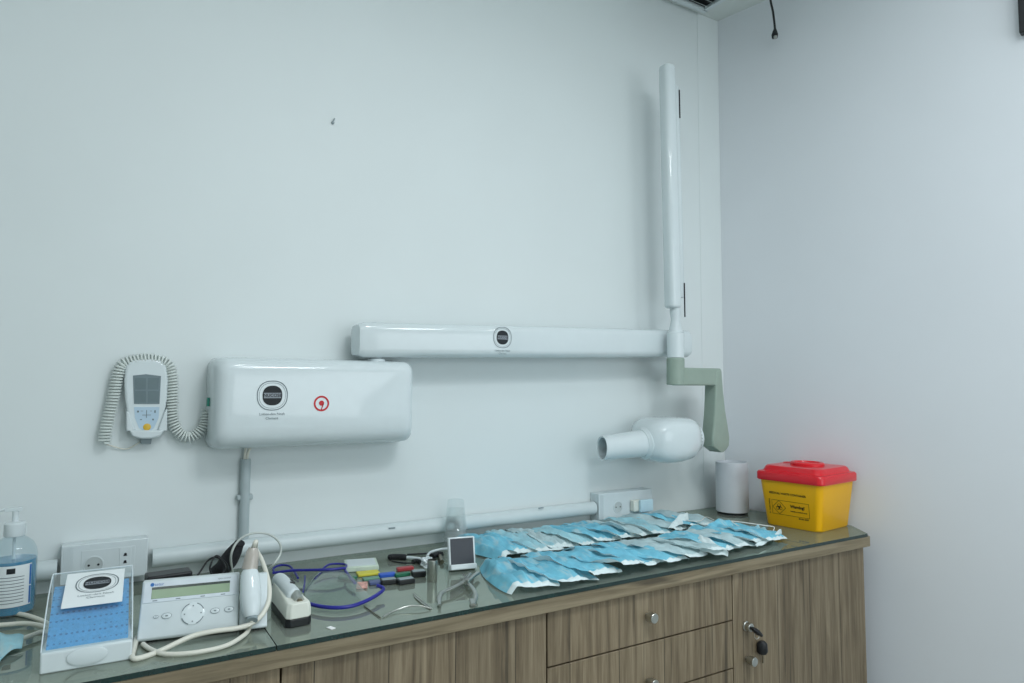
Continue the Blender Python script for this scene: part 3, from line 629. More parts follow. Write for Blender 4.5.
mb = MB(PM @ Matrix.Translation((Wp*.53, PL*.33, 0))); mb.lathe([(.0205, .0), (.0205, .0014), (.0185, .0020), (.007, .0016)], 40); dl = mb.build('dial_pad', WHITE, t)
for k_ in range(4):
    mb = MB(PM @ Matrix.Translation((Wp*.53, PL*.33, .0022)) @ Matrix.Rotation(R(90*k_+20), 4, 'Z')); mb.open = True
    aa = [R(a*5) for a in range(11)]; mb.add([(.0205*math.cos(a), .0205*math.sin(a), 0) for a in aa]+[(.0190*math.cos(a), .0190*math.sin(a), 0) for a in reversed(aa)], [tuple(range(22))]); mb.build('dial_arc', INKG, dl)
    mb = MB(PM @ Matrix.Translation((Wp*.53, PL*.33, .0022)) @ Matrix.Rotation(R(90*k_), 4, 'Z')); mb.box((.0145, 0, 0), (.0022, .0022, .0004)); mb.build('arrow_mark', INKG, dl)
for x, r_ in ((.165, .0045), (.27, .0088), (.755, .0085), (.90, .0085)):
    mb = MB(PM @ Matrix.Translation((Wp*x, PL*.34, 0))); mb.lathe([(r_, 0), (r_, .0012), (r_*.85, .0018)], 28, sy=.62); bt = mb.build('button', WHITE, t)
    mb = MB(PM @ Matrix.Translation((Wp*x, PL*.34, .0019))); mb.open = True; ring_mesh(mb, r_, r_*.62, .0007, 0, e=1); mb.box((0, 0, 0), (r_*.5, r_*.25, .0003)); mb.build('button_mark', INKG, bt)
# handpiece in the cradle
CM = Matrix.Translation((Wp+(Wt-Wp)*.42, .0, .010)) @ Matrix.Rotation(el*.98, 4, 'X')
mb = MB(CM); mb.lathe([(.019, .0), (.022, .004), (.019, .010)], 32, Matrix.Translation((0, .056, -.002)), sx=.95, sy=2.1); mb.build('cradle_dish', WHITE, cr)
hpz = thing('dental_handpiece', 'white pen-like dental handpiece resting upright in the console cradle', 'handpiece', fl, rz)
o_ = CM @ Vector((.002, .012, .024)); e_ = CM @ Vector((-.004, .104, .030)); top = e_+Vector((.006, .006, .040))
mb = MB(); mb.tube(smooth_path([o_, o_.lerp(e_, .2), o_.lerp(e_, .5), o_.lerp(e_, .85), e_], 5), [.0095+.010*math.sin(math.pi*min(1, (i+2)/24)) for i in range(21)], 24); mb.build('handle', WHITE, hpz, smooth=60)
mb = MB(); mb.tube([e_, e_.lerp(top, .4), e_.lerp(top, .8), top], [.0155, .0145, .0125, .0085], 20); mb.build('clear_collar', mat('smoky_plastic', 'B5AFA6', .2, coat=.5), hpz)
mb = MB(); mb.cyl(o_+Vector((0, -.006, -.006)), o_+Vector((0, .004, .002)), .011, .011, 20); mb.build('end_ring', GREYP, hpz)
def wcord(pts, r, name, mt, par): mb = MB(); mb.tube(smooth_path(pts, 8), r, 10); return mb.build(name, mt, par, world=True, smooth=60)
topw = WM[hpz.name] @ top
def cl(p): p = Vector(p); p.z = max(p.z, G+.0048); return p
wcord([topw, topw+Vector((.004, -.004, .012)), at(256, 549, Y=-.375), at(263, 563, Y=-.41), at(269, 585, Y=-.46), at(268, 603, Y=-.49), at(259, 618, Y=-.515), cl(at(242, 627, Y=-.525)), at(212, 631.5, Y=-.525), at(190, 637, Y=-.525), cl(at(160, 651, z=.005)), cl(at(140, 658, z=.005)), cl(at(132.5, 657.5, z=.005)), cl(at(134, 648, z=.005)), cl(at(136.5, 638, z=.006))], .0047, 'cord', IVORY, hpz)
wcord([WM[hpz.name] @ (o_+Vector((0, -.004, -.004))), at(249, 629, Y=-.505), cl(at(243, 636, z=.006)), cl(at(225, 646, z=.005)), cl(at(195, 652.5, z=.005)), cl(at(165, 654, z=.005)), cl(at(150, 649, z=.005)), cl(at(143, 644, z=.005))], .0042, 'return_cord', IVORY, hpz)

# three ivory cables at the far left
for i, (pp, lb) in enumerate(((((-60, 604), (-20, 609), (0, 611.5), (25, 615), (45, 622), (52, 626)), 'ivory cable nearest the bottle, running to the sheet dispenser'),
                 (((-60, 626), (-20, 625), (0, 625), (25, 623.5), (42, 626), (50, 630)), 'middle ivory cable at the left edge of the worktop'),
                 (((-60, 648), (-20, 645), (5, 643), (24, 638), (38, 633), (48, 630.5)), 'lowest ivory cable at left edge, passing behind the single mask'))):
    t = thing('ivory_cable', lb, 'cable', at(pp[2][0], pp[2][1], z=0))
    wcord([at(x, y, z=.006+.002*i) for x, y in pp], .0045, 'cord', IVORY, t)

# black adapter, cable, pouch
q = at(165, 579, Y=-.2)
t = thing('power_adapter', 'black brick power adapter on the glass behind the console', 'adapter', (-2.045, -.19, G+.0005), R(3))
mb = MB(); mb.box((0, 0, .029), (.092, .05, .058)); mb.build('case', BLACK, t, bevel=.004)
mb = MB(); mb.tube(smooth_path([(.046, 0, .03), (.06, 0, .04), (.085, .01, .07), (.105, .0, .075), (.12, -.005, .05), (.10, -.01, .03), (.085, -.01, .055), (.1, .0, .08), (.13, .03, .05), (.14, .05, .02)]), .0022, 8); mb.build('cord', BLACK, t)
a = at(218, 572, Y=-.07); b = at(239, 544, Y=-.115)
t = thing('black_pouch', 'soft black fabric pouch leaning up behind the console', 'pouch', (a.x, a.y, G+.001))
o0 = Vector((0, 0, .0)); o1 = b-t.location
mb = MB(); P = [o0+Vector((-.012, 0, .012)), o0.lerp(o1, .15)+Vector((0, 0, .01)), o0.lerp(o1, .4), o0.lerp(o1, .7), o0.lerp(o1, .9), o1]
mb.tube(smooth_path(P, 4), [.016+.012*math.sin(min(1, i/9)*math.pi/2)-.014*max(0, (i-10)/10) for i in range(21)], 20, flat=.75); mb.build('pouch_body', BLACKF, t, smooth=60)
mb = MB(); mb.tube([o1-(o1-o0).normalized()*.004, o1+(o1-o0).normalized()*.004], .0155, 20, flat=.75); mb.build('pouch_mouth', BLACKF, t)
t = thing('grey_lead', 'thin pale grey lead looping up behind the handpiece', 'lead', at(232, 560, Y=-.13))
wcord([at(233, 575, z=.004), at(231, 556, Y=-.14), at(238, 541, Y=-.14), at(252, 533.5, Y=-.14), at(268, 534, Y=-.14), at(279, 542, Y=-.14), at(280.5, 553, Y=-.14), at(273, 565, Y=-.15), at(262, 573, z=.004)], .0028, 'cord', mat('pale_grey_cable', 'C7CEC9', .5), t)

# curing light handset (white, black base)
p0 = at(299.5, 627, z=0); p1 = Vector((-1.846, -.345, G))
rz = math.atan2(p1.y-p0.y, p1.x-p0.x)-math.pi/2; Ln = (p1-p0).length
t = thing('charging_base', 'white handheld dental unit with black base beside the safety glasses', 'dental handset', (p0.x, p0.y, G+.0005), rz)
def outline(w0, w1, l, n=8):
    o = [(w0, .008), (w1, l*.7)]+[(w1*math.cos(R(a)), l*.78+w1*.9*math.sin(R(a))) for a in range(15, 180, 22)]+[(-w1, l*.7), (-w0, .008), (-w0*.7, 0), (w0*.7, 0)]; return o
mb = MB(); mb.prism(outline(.026, .019, Ln*.95), 0, .016); mb.build('black_base', BLACK, t, bevel=.002, label='black rubber base')
mb = MB(); ol = outline(.0255, .0185, Ln*.94)
mb.rings([[(x*k, y*1, z+max(0, y)*s) for x, y in ol] for z, k, s in ((.0162, 1, 0), (.030, 1, .02), (.040, .93, .06), (.046, .8, .08))]); mb.build('white_shell', CREAM, t, smooth=40, bevel=.002)
mb = MB(); mb.tube(smooth_path([(0, .035, .050), (0, .07, .054), (0, .11, .058), (0, .145, .058), (0, .16, .050)], 5), [.0105]+[.0145]*17+[.011, .009, .006], 20); mb.build('grip', WHITEM, t, smooth=60)
mb = MB(); mb.tube([(.003, .038, .052), (.003, .012, .046)], [.011, .0095], 20); mb.build('nozzle', METAL, t); mb = MB(); mb.tube([(.003, .012, .046), (.003, .010, .0455)], .006, 16); mb.build('nozzle_tip', BRONZE, t)
for y_ in (.075, .092): mb = MB(); mb.box((.006, y_, .0675), (.010, .011, .004)); mb.build('button', BLACK, t, bevel=.001)

# safety glasses
t = thing('safety_glasses', 'clear safety glasses with navy blue frame lying on the glass', 'glasses', at(330, 590, z=0))
def gl(p, r, n_, mt=NAVY, fl=1): mb = MB(); mb.tube(smooth_path(p, 6), r, 10, flat=fl); return mb.build(n_, mt, t, world=True, smooth=60)
brow = [at(300, 600, z=.012), at(312, 604.5, z=.012), at(330, 607.5, z=.012), at(350, 606.5, z=.012), at(368, 600, z=.014), at(381, 592, z=.016), at(383, 588, z=.02), at(377, 585.5, z=.024)]
gl(brow, .0042, 'brow_frame')
gl([at(273, 573, z=.014), at(292, 570.5, z=.022), at(310, 570, z=.025), at(330, 569.5, z=.026), at(345, 568, z=.024)], .0034, 'temple')
gl([at(274, 572, z=.010), at(273.5, 568.5, z=.012), at(280, 565.3, z=.012), at(289, 566, z=.012), at(294, 571, z=.010), at(298, 578, z=.004)], .0028, 'temple')
gl([at(345, 569, z=.02), at(345.5, 564.5, z=.018), at(332, 564, z=.018), at(325, 567, z=.016), at(320, 573, z=.010), at(315, 579, z=.005)], .0028, 'temple_hook')
gl([at(345.5, 571, z=.02), at(349, 576, z=.018), at(355, 583, z=.014)], .0036, 'hinge_arm')
gl([at(305, 576, z=.012), at(304.5, 584, z=.012), at(303, 592, z=.012)], .0018, 'nose_wire')
c_ = [(303, 592), (310, 577), (318, 571), (338, 569.5), (350, 576), (354, 588)]; f_ = [(307, 602), (322, 606), (335, 607), (348, 606), (362, 602), (372, 597)]
mb = MB(); mb.open = True
def lens(u, v):
    i = min(4, int(u*5)); k_ = u*5-i; a = at(*c_[i], z=.004).lerp(at(*c_[i+1], z=.004), k_); b = at(*f_[i], z=.010).lerp(at(*f_[i+1], z=.010), k_); p = a.lerp(b, v); p.z += .026*math.sin(math.pi*v)*math.sin(math.pi*(.08+.84*u)); return p
mb.grid(lens, 20, 10); mb.build('clear_lens', CLEARL, t, world=True, smooth=80)

# small boxes and cards
def block(name, label, cat, px, py, d, rz_, mt, top=None, h=.01, group=None, z=0):
    p = at(px, py, z=0); t = thing(name, label, cat, (p.x, p.y, G+z+.0004), rz_, group)
    mb = MB(); mb.box((0, 0, h/2), (d[0], d[1], h)); mb.build('body', mt, t, bevel=min(.0025, h*.25))
    if top: mb = MB(); mb.box((0, 0, h+.0004), (d[0]*.86, d[1]*.8, .0016)); mb.build('top_face', top, t, bevel=.0005)
    return t
block('white_carton', 'flat pale white carton behind the coloured clips', 'carton', 361, 567.5, (.085, .085), R(-15), PALEG, WHITEM, .013)
block('yellow_card', 'small yellow card in front of the pale carton', 'card', 368, 574.5, (.055, .034), R(-8), YELP, None, .006)
block('green_strip', 'small green strip lying left of the yellow card', 'strip', 347.5, 579, (.045, .022), R(-50), GREENP, None, .006)
block('green_card', 'dull green card below the yellow card', 'card', 371, 580, (.04, .02), R(-8), mat('dull_green_card', '6E9A84', .5), None, .006)
block('printed_card', 'small pink and white printed card by the glasses', 'card', 362, 586.5, (.026, .045), R(-20), PINKC, None, .005)
block('slate_case', 'slate blue small case at the right of the glasses', 'case', 376, 584, (.034, .022), R(-10), mat('slate_blue', '4E5C86', .4), None, .008)
CG = 'colour-coded clips on the glass'
block('plastic_clip', 'dull red plastic clip, rearmost of the coloured clips', 'clip', 405, 570.5, (.044, .017), R(-6), REDP, None, .009, CG)
block('plastic_clip', 'bright blue plastic clip among the coloured clips', 'clip', 387, 577, (.042, .018), R(-8), BLUEP, None, .010, CG)
block('plastic_clip', 'dark green plastic clip behind the grey-topped black clips', 'clip', 402.5, 576.5, (.040, .013), R(-4), GREENP, None, .009, CG)
block('plastic_clip', 'black clip with grey top nearest the safety glasses', 'clip', 388.5, 584, (.038, .022), R(-10), BLACK, GREYP, .012, CG)
block('plastic_clip', 'black clip with grey top, nearest the worktop edge', 'clip', 405.5, 583.5, (.042, .024), R(-2), BLACK, GREYP, .012, CG)
block('plastic_clip', 'dark boxy clip with pale top beside the metal tube', 'clip', 418.5, 576.5, (.036, .022), R(-14), BLACK, GREYP, .014, CG)

# black and white lead
t = thing('clip_lead', 'black and white electrode lead bundled behind the metal tube', 'lead', at(415, 560, z=0))
def ld(p, r, n_, mt, f=1): mb = MB(); mb.tube(smooth_path(p, 6), r, 10, flat=f); return mb.build(n_, mt, t, world=True, smooth=60)
ld([at(389, 558, z=.008), at(392, 557, z=.008), at(400, 557, z=.008), at(407, 557.5, z=.008)], [.004]*3+[.0085]*14+[.006]*2, 'black_grip', BLACK)
ld([at(407, 557.5, z=.008), at(413, 558, z=.010), at(421, 559, z=.012)], .0045, 'white_sleeve', WHITE)
ld([at(407, 554.5, z=.004), at(425, 553.5, z=.005), at(440, 552, z=.005), at(443, 555, z=.005)], .0024, 'black_cord', BLACK)
ld([at(392, 561, z=.003), at(405, 563, z=.003), at(420, 562.5, z=.004)], .002, 'thin_cord', BLACK)
ld([at(413, 562, z=.006), at(416, 561, z=.007), at(420, 562, z=.006)], .0065, 'black_joint', BLACK)
ld([at(432, 556.5, z=.009), at(437, 554.5, z=.010), at(442, 555, z=.009)], .009, 'black_plug', BLACK)
ld([at(440, 556, z=.008), at(442, 562, z=.006)], .006, 'plug_pins', BRONZE)
random.seed(3); kn = at(427, 562.5, z=.012); pts = []
for i in range(26): a = i*1.9; pts.append(kn+Vector((.017*math.cos(a)*(.6+.4*random.random()), .020*math.sin(a), .010*math.sin(i*2.3))))
ld(pts, .003, 'white_knot', WHITE)
ld([at(427, 556, z=.012), at(431, 552, z=.014), at(440, 549.5, z=.016), at(449, 548.5, z=.02)], .0035, 'white_cord', WHITE)
# metal tube
p = at(434, 582, z=0); t = thing('metal_tube', 'small upright metal tube standing on the glass behind the pliers', 'tube', (p.x, p.y+.011, G+.0004))
mb = MB(); mb.lathe([(.0118, 0), (.0125, .001), (.0125, .050), (.0115, .051), (.0112, .010)], 28, cap=False); mb.build('tube_wall', METAL, t); mb = MB(); mb.lathe([(.0118, .0003), (.0118, .002)], 28); mb.build('tube_bottom', BLACK, t)

# small white monitor
a = at(449.5, 572, z=0); b = at(477, 569.5, z=0); rz = math.atan2(b.y-a.y, b.x-a.x); W = (b-a).length*.97
t = thing('small_monitor', 'small white-framed monitor with dark screen standing among the tools', 'monitor', (a.x, a.y, G+.0005), rz)
TM = Matrix.Translation((0, 0, .002)) @ Matrix.Rotation(R(-12), 4, 'X')
Hh = .083
mb = MB(TM); mb.box((W/2, .008, Hh/2), (W, .015, Hh)); mb.build('case', WHITE, t, bevel=.003)
mb = MB(TM); mb.box((W/2, -.0002, Hh*.535), (W*.86, .0012, Hh*.84)); mb.build('screen', SCREENB, t, bevel=.0004, label='dark blank screen')
mb = MB(TM); mb.box((W/2, -.006, .008), (W*.98, .014, .014)); mb.build('lower_lip', WHITE, t, bevel=.003)
mb = MB(); mb.prism([(.01, .0), (.055, .0), (.03, .05), (.022, .05)], W*.2, W*.8, YZ); mb.build('stand', WHITEM, t, bevel=.002)

# stacked cups (upside down)
p = Vector((-1.262, -.075, G+.0006))
for i in range(3):
    t = thing('plastic_cup', ('translucent plastic cup, %s of the upturned stack behind the small monitor' % ('lowest', 'middle one', 'topmost')[i]), 'cup', (p.x, p.y, p.z+i*.026), group='stacked upturned plastic cups')
    k_ = .0008*i
    mb = MB(); mb.open = True; mb.lathe([(.0375-k_, 0), (.0385-k_, .001), (.0375-k_, .003), (.0355-k_, .006), (.0255-k_, .084), (.0245-k_, .086), (.0, .086)], 32, cap=False); mb.build('cup_wall', CLEARC, t)
    mb = MB(); mb.lathe([(.0375-k_, 0), (.0388-k_, .0012), (.0375-k_, .0024)], 32, cap=False); mb.build('rim', CLEARC, t)

# pliers
t = thing('dental_pliers', 'silver dental clamp pliers with open handles beside the monitor', 'pliers', at(460, 590, z=0))
def pl(p, r, n_, mt=METAL, f=.6): mb = MB(); mb.tube(smooth_path(p, 6), r, 10, flat=f); return mb.build(n_, mt, t, world=True, smooth=60)
pl([at(439.5, 605, z=.008), at(439.5, 597, z=.010), at(443, 592, z=.012), at(452, 588, z=.014), at(462, 583, z=.014), at(468, 579, z=.014)], [.004]*4+[.0055]*20+[.0065]*7, 'handle')
pl([at(473, 604, z=.006), at(476, 597, z=.010), at(474, 590, z=.013), at(470, 585, z=.014), at(465, 581, z=.014)], [.005]*8+[.0045]*17, 'handle')
pl([at(472, 600, z=.006), at(473.5, 605, z=.005)], .0065, 'handle_end')
pl([at(466, 583, z=.015), at(472, 577, z=.015), at(478, 573, z=.012)], .0065, 'jaw')
pl([at(464, 581, z=.015), at(468, 576, z=.014), at(470, 573.5, z=.012)], .0045, 'jaw')
pl([at(461, 578, z=.014), at(466, 580, z=.014)], .003, 'spring'); pl([at(463, 574.5, z=.012), at(467, 578, z=.013)], .003, 'spring')
mb = MB(); c_ = at(467.5, 580.5, z=.020); mb.lathe([(.006, 0), (.006, .003)], 16, Matrix.Translation(c_)); mb.build('rivet', STEEL, t, world=True)
# thin probe wires
t = thing('wire_probe', 'thin bent steel probe with a forked end near the glass edge', 'probe', at(405, 607, z=0))
def wr(p, r=.0013): mb = MB(); mb.tube(smooth_path(p, 6), r, 8); return mb.build('wire', STEEL, t, world=True, smooth=60)
wr([at(383, 617, z=.002), at(394, 611, z=.004), at(407, 606.5, z=.008), at(420, 606, z=.008), at(431, 608.5, z=.003)], .0017)
wr([at(413.5, 593.5, z=.002), at(421, 600, z=.004), at(432, 608.5, z=.003)]); wr([at(414, 596, z=.002), at(422, 603, z=.003), at(431, 609, z=.002)])
t = thing('steel_needle', 'thin dark steel needle lying below the safety glasses', 'needle', at(371, 610, z=0))
mb = MB(); mb.tube([at(364, 606, z=.002), at(372, 612, z=.002), at(381, 618, z=.002)], .0013, 6); mb.build('shaft', BRONZE, t, world=True)

# white canister
t = thing('white_canister', 'matt white cylindrical canister with black foot in the corner', 'canister', (-.108, -.128, G+.0005))
mb = MB(); mb.lathe([(.054, 0), (.056, .001), (.056, .008)], 48); mb.build('black_foot', BLACK, t)
CAN = mat('canister_white', 'C9CED3', .35, var=.02)
mb = MB(); mb.lathe([(.058, .0075), (.0605, .009), (.0605, .190), (.0595, .193), (.056, .194), (.055, .188), (.055, .180), (.0, .180)], 56, cap=False); mb.build('canister_body', CAN, t)
p = at(749, 503, z=.04)-t.location; q = Vector((-.35, -.94, 0)).normalized(); 
mb = MB(Matrix.Translation((.0605*.05, -.0605*.998, .03)) @ VERT); mb.lathe([(.003, 0), (.003, .001)], 12); mb.build('highlight_dot', WHITE, t)  # small white dot painted as the highlight low on the body

# sharps bin
A = at(764, 526, z=0); B = at(826, 534, z=0); ex = (B-A); Lb = ex.length*.99; ex = Vector((.115, -.993, 0))*ex.length*1.16; B = B+Vector((-.004, -.018, 0)); A = B-ex; rz = math.atan2(ex.y, ex.x); Db = .205
t = thing('sharps_bin', 'yellow sharps container with red lid and biohazard label', 'sharps bin', (A.x, A.y, G+.0005), rz)
def brect(s_, z, r=.022): return [(Lb/2+x, Db/2+y, z) for x, y in rrect(Lb+s_, Db+s_, r, 6)]
mb = MB(); mb.rings([brect(-.006, 0), brect(0, .004), brect(.032, .165)]); mb.build('bin_body', YEL, t, smooth=35)
mb = MB(); mb.rings([brect(.044, .156), brect(.048, .159), brect(.048, .180), brect(.042, .186), brect(.018, .188), brect(.010, .202, .03), brect(.002, .206, .03), brect(-.02, .207, .03)]); lid = mb.build('lid', RED, t, smooth=35)
mb = MB(Matrix.Translation((Lb*.52, Db*.5, .206))); mb.lathe([(.058, 0), (.058, .008), (.054, .012), (.046, .012), (.044, .008), (.0, .007)], 44, cap=False, sy=.86); mb.build('lid_cap', RED, lid)
mb = MB(); mb.box((Lb*.16, Db*.62, .2075), (.05, .03, .003)); mb.build('latch_panel', RED, lid, bevel=.001)
sl = math.atan2(.016, .161); FM = Matrix.Translation((0, 0, .004)) @ Matrix.Rotation(-sl, 4, 'X') @ Matrix.Rotation(0, 4, 'X') @ VERT if False else None
bmat = Matrix.Translation((0, -.0006, .004)) @ Matrix.Rotation(sl+R(90), 4, 'X')    # x along, y up the face, z outwards
def onf(x, y): return bmat @ Matrix.Translation((x, y, .0))
text('MEDICAL WASTE CONTAINER', .0098, onf(Lb*.46, .110), BROWNINK, t, 'heading_lettering', bold=.0003)
mb = MB(onf(Lb*.50, .062)); mb.open = True
def bar(x0, y0, x1, y1, w=.0011):
    d_ = Vector((x1-x0, y1-y0)).normalized()*w*.5; n_ = Vector((-d_.y, d_.x)); mb.add([(x0+n_.x, y0+n_.y, 0), (x0-n_.x, y0-n_.y, 0), (x1-n_.x, y1-n_.y, 0), (x1+n_.x, y1+n_.y, 0)], [(0, 1, 2, 3)])
hw, hh = .067, .024
for s in ((-hw, -hh, hw, -hh), (hw, -hh, hw, hh), (hw, hh, -hw, hh), (-hw, hh, -hw, -hh)): bar(*s)
cx_ = -hw+.026
for s in ((cx_-.024, 0, cx_, .023), (cx_, .023, cx_+.024, 0), (cx_+.024, 0, cx_, -.023), (cx_, -.023, cx_-.024, 0)): bar(*s, .0014)
mb.build('label_frame', BROWNINK, t)
mb = MB(onf(Lb*.50+cx_, .062)); mb.open = True
for k_ in range(3):
    a_ = R(90+120*k_); M2 = Matrix.Translation((.0062*math.cos(a_), .0062*math.sin(a_), 0)); n = 24
    mb.add([(.0062*math.cos(2*math.pi*i/n), .0062*math.sin(2*math.pi*i/n), 0) for i in range(n)]+[(.0040*math.cos(2*math.pi*i/n)+.0012*math.cos(a_), .0040*math.sin(2*math.pi*i/n)+.0012*math.sin(a_), 0) for i in range(n)], [(i, (i+1) % n, n+(i+1) % n, n+i) for i in range(n)], 0, M2)
mb.add([(.0022*math.cos(i*.785), .0022*math.sin(i*.785), 0) for i in range(8)], [tuple(range(8))]); mb.build('biohazard_symbol', BROWNINK, t)
text('Warning!', .0135, onf(Lb*.50+.026, .070), BROWNINK, t, 'warning_lettering', bold=.0006)
text('Infectious medical waste', .0060, onf(Lb*.50+.030, .054), BROWNINK, t, 'warning_lettering', bold=.0002)
text('EN ISO 23907', .0060, onf(Lb*.50+.046, .032), BROWNINK, t, 'footer_lettering', bold=.0003)
text('5 L  NON-STERILE', .0065, onf(Lb*.50-hw-.009, .062) @ Matrix.Rotation(R(90), 4, 'Z'), BROWNINK, t, 'side_lettering', bold=.0002)

# ------------------------------------------------------------- face masks
rnd = random.Random(11)
def wav(x, y): return .006*noise.noise(Vector((x*9, y*7, 3.1)))
def mask_obj(label, cx, cy, rz_, W=.145, Ln=.20, tilt=.016, base=.003, mt=MASKB, seed=0, amp=.0055, group=None, curl=0, flip=False, loops=True, name='face_mask', fold=None, front_lift=0, bandm=None):
    bandm = bandm or MASKW
    r = random.Random(seed); t = thing(name, label, 'face mask', (cx, cy, G+.0003), rz_, group)
    ph = r.random()*6; np_ = 4+r.random()*2; k1, k2 = r.uniform(-.5, .5), r.uniform(.7, 1.3)
    def P(u, v):
        wv = W*(.70+.30*math.sin(math.pi*min(1, max(0, v)))**.6)
        x = (u-.5)*wv+.012*k1*math.sin(v*3+ph)+.010*(v-.5)*k2; y = (v-.5)*Ln+.008*math.sin(u*7+ph)*.5
        wx_, wy_ = cx+x*math.cos(rz_)-y*math.sin(rz_), cy+x*math.sin(rz_)+y*math.cos(rz_)
        g = math.sin(math.pi*v)**.5
        s_ = (u*np_+ph+.5*k1*math.sin(2.2*v+ph)); saw = s_-math.floor(s_); pleat = (saw if saw < .78 else (1-saw)*.78/.22)
        z = base+tilt*(1-u)*(.55+.45*g)+amp*2.6*pleat*(.08+.92*g)+(.016*noise.noise(Vector((x*22+seed, y*13, seed*1.7)))+.007*noise.noise(Vector((x*60+seed, y*40, seed*1.3))))*(.12+.88*g)+wav(wx_, wy_)*.6+front_lift*(1-v)**3
        z += .012*g*math.sin(math.pi*u)*k2*.6
        if curl: z = z*min(1, u/.12+.1)
        if fold: z += fold(u, v)
        return Vector((x, y, max(.0012, z)))
    mb = MB(); mb.open = True; mb.grid(lambda u, v: P(u, .05+.90*v), 44, 26); o = mb.build('cloth', mt, t, smooth=80)
    for nm, v0, v1 in (('edge_band', 0, .05), ('edge_band', .95, 1)):
        mb = MB(); mb.open = True; mb.grid(lambda u, v: P(u, v0+(v1-v0)*v), 44, 3); mb.build(nm, bandm, t, smooth=80)
    if loops:
        for v0, sg in ((0, -1), (1, 1)):
            if r.random() < .45 and sg == -1: continue
            a = P(.12, v0); b = P(.88, v0); mid = (a+b)/2+Vector((r.uniform(-.02, .02), -sg*r.uniform(.02, .05), .010))
            m1 = a.lerp(mid, .6)+Vector((0, 0, .008)); m2 = b.lerp(mid, .6)+Vector((0, 0, .008))
            mb = MB(); mb.tube(smooth_path([a+Vector((0, 0, .001)), m1, mid+Vector((0, 0, .008)), m2, b+Vector((0, 0, .001))], 5), .0011, 5); mb.build('ear_loop', LOOP, t)
    return t
ordn = ['first', 'second', 'third', 'fourth', 'fifth', 'sixth', 'seventh', 'eighth', 'ninth', 'tenth', 'eleventh', 'twelfth', 'thirteenth', 'fourteenth']
# back row, against the wall
nb = 12
for i in range(nb):
    u = i/(nb-1); p0_ = at(495, 553, z=0); p1_ = at(684, 527, z=0); c_ = Vector((-1.255+i*.0755+(.045 if i == 0 else 0), -.172, 0))
    mt = [MASKB, MASKC, MASKC, MASKB, MASKP][rnd.randrange(5)] if i < 6 else [MASKC, MASKP, MASKB, MASKB][rnd.randrange(4)]
    mask_obj('pleated face mask in the row nearest the wall, %s from the plastic cups' % ordn[i], c_.x+.015, c_.y+rnd.uniform(-.008, .012), R(rnd.uniform(-10, 8)+(10 if i == 0 else 14)), W=.16, Ln=.245, mt=mt, seed=20+i, group='row of masks nearest the wall', tilt=.024, curl=(i == 0), amp=.0065, loops=(i == 9))
nf = 12
for i in range(nf):
    cx_m, cy_m = -1.278+i*.079, -.462
    mt = MASKB if i < 5 else [MASKB, MASKC, MASKP, MASKP][rnd.randrange(4)]
    mask_obj('pleated face mask in the row nearest the worktop edge, %s from the small monitor' % ordn[i], cx_m, cy_m+rnd.uniform(-.014, .014)+(0, -.004, .01, -.02, .0, .0, .0, .0, .01, .02, .02, .03)[i], R((-10, 6, 14, 16, 22, 18, 20, 14, 22, 12, 16, 10)[i]), W=.17, Ln=.265 if i < 8 else .235, mt=mt, seed=60+i, group='row of masks nearest the worktop edge', tilt=.026, base=.003, curl=(i == 0), front_lift=.004 if i not in (3, 7) else .018, loops=False)
p = at(331, 628.5, z=0); t = thing('bright_spot_chip', 'tiny white square added as a bright scrap on the glass below the safety glasses', 'spot', (p.x, p.y, G+.0004), R(20))
mb = MB(); mb.box((0, 0, .0008), (.010, .016, .0014)); mb.build('chip_sheet', mat('bright_spot_white', 'FFFFFF', .3), t)  # white chip added to stand for a bright spot on the glass
# odd masks
def rib(pts_lo, pts_hi, name, label, mt, strip=True):
    t = thing(name, label, 'face mask', pts_lo[0]); a = smooth_path(pts_lo, 5); b = smooth_path(pts_hi, 5); n = len(a)-1
    mb = MB(); mb.open = True
    def P(u, v): i = min(n-1, int(u*n)); k_ = u*n-i; lo = a[i].lerp(a[i+1], k_); hi = b[i].lerp(b[i+1], k_); p = lo.lerp(hi, v); p.z += .002*math.sin(u*17+v*5); p.z = max(p.z, G+.002); return p
    mb.grid(P, 20, 8); mb.build('cloth', mt, t, world=True, smooth=80, solid=.0012); return t
UP = .028
t = rib([at(668, 529, z=UP-.004), at(680, 525, z=UP), at(689, 520, z=UP)], [at(668.5, 528, z=UP), at(679, 515, z=UP+.022), at(688, 513, z=UP+.022)], 'folded_mask', 'white folded end of a mask standing up at the back of the rows', MASKW)
t = rib([at(697, 549, z=UP), at(710, 553, z=UP-.006), at(728, 556, z=UP-.012)], [at(698, 535, z=UP+.012), at(708, 538, z=UP+.016), at(728, 552, z=UP)], 'folded_mask', 'white-edged mask folded into an upright triangle at the front right', MASKW)
t = rib([at(703, 533, z=.018), at(718, 534, z=.015), at(737, 532, z=.012)], [at(706, 527, z=.040), at(718, 519, z=.050), at(731, 521, z=.045)], 'folded_mask', 'blue mask folded upright with a loop beside the canister', MASKB)
mb = MB(); mb.tube(smooth_path([at(731, 521, z=.044), at(748, 523, z=.040), at(765, 525.5, z=.030), at(774, 527, z=.02), at(773, 531, z=.01)], 6), .0014, 6); mb.build('ear_loop', LOOP, t, world=True)
mb = MB(); mb.tube(smooth_path([at(731, 521, z=.044), at(740, 527, z=.03), at(750, 532.5, z=.022)], 6), .0014, 6); mb.build('ear_loop', LOOP, t, world=True)
mb = MB(); mb.tube(smooth_path([at(688, 521, z=.03), at(700, 521, z=.03), at(706, 517, z=.03), at(714, 520, z=.035)], 6), .0014, 6); mb.build('ear_loop', LOOP, t, world=True)
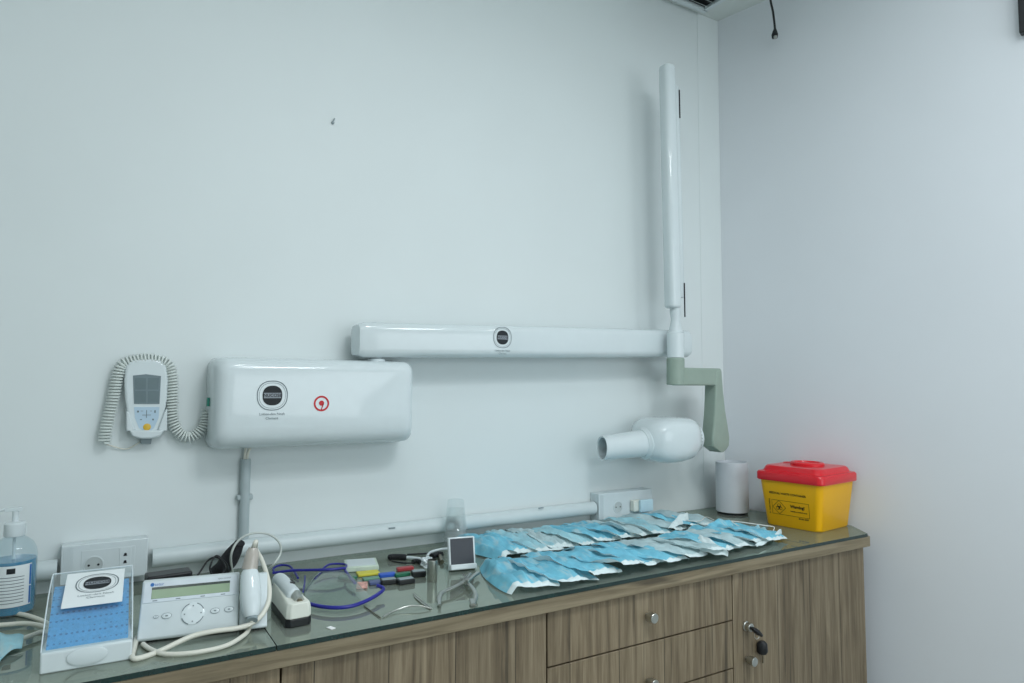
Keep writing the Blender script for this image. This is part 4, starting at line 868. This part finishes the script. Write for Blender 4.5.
p = at(760, 537, z=0); mask_obj('last loose face mask at the right end, beside the sharps bin', p.x-.004, p.y+.01, R(-52), W=.10, Ln=.155, mt=MASKC, seed=99, tilt=.008, loops=False)
t = rib([at(757, 547, z=.010), at(770, 541, z=.012), at(782, 533, z=.016)], [at(755, 544, z=.016), at(768, 538, z=.020), at(781, 529, z=.030)], 'mask_edge', 'white stiff edge of a mask pointing at the sharps bin', MASKW)
# mask at the bottom left
t = rib([at(-30, 690, z=.004), at(-5, 672, z=.004), at(4, 655, z=.010), at(22, 647, z=.010)], [at(-40, 632, z=.020), at(-12, 633, z=.020), at(4, 633, z=.022), at(24, 635, z=.018)], 'face_mask', 'single pale blue face mask at the left edge, below the sanitizer bottle', MASKC)

# ---------------------------------------------------------------- lighting
def area(x, y, z, sx__, sy__, pw_, col, tgt=None, shape='RECTANGLE', spread=180):
    l = bpy.data.lights.new('ceiling_and_fill_light', 'AREA'); l.shape = shape; l.size = sx__; l.size_y = sy__; l.energy = pw_; l.color = col; l.spread = R(spread)
    o = bpy.data.objects.new('ceiling_and_fill_light', l); C.objects.link(o); o.location = (x, y, z)
    if tgt: o.rotation_euler = (Vector(tgt)-Vector((x, y, z))).to_track_quat('-Z', 'Y').to_euler()
    return o
cool = (.93, .985, 1.03)
area(-1.25, -2.1, CH-.02, .6, .6, 23, cool)
area(-1.2, -2.0, CH-.015, 3.0, 2.4, 10, cool)  # added wide fill that evens out the light on the walls
for x, y in ((-2.6, -1.9), (-1.7, -1.3), (-2.6, -3.0), (-1.3, -3.0), (-.4, -1.9)):
    area(x, y, CH-.025, .09, .09, 2.4, (.97, 1, 1.02), shape='DISK')
area(-.6, -3.7, 1.6, 2.2, 1.4, 22, (.91, .975, 1.03), tgt=(-1.0, 0, 1.1))  # added fill light near the front wall, aimed at the back wall
w = bpy.data.worlds.new('world'); w.use_nodes = True; w.node_tree.nodes['Background'].inputs[0].default_value = (.6, .75, .8, 1); w.node_tree.nodes['Background'].inputs[1].default_value = .25
bpy.context.scene.world = w
bpy.context.scene.view_settings.view_transform = 'Standard'
bpy.context.scene.view_settings.look = 'None'
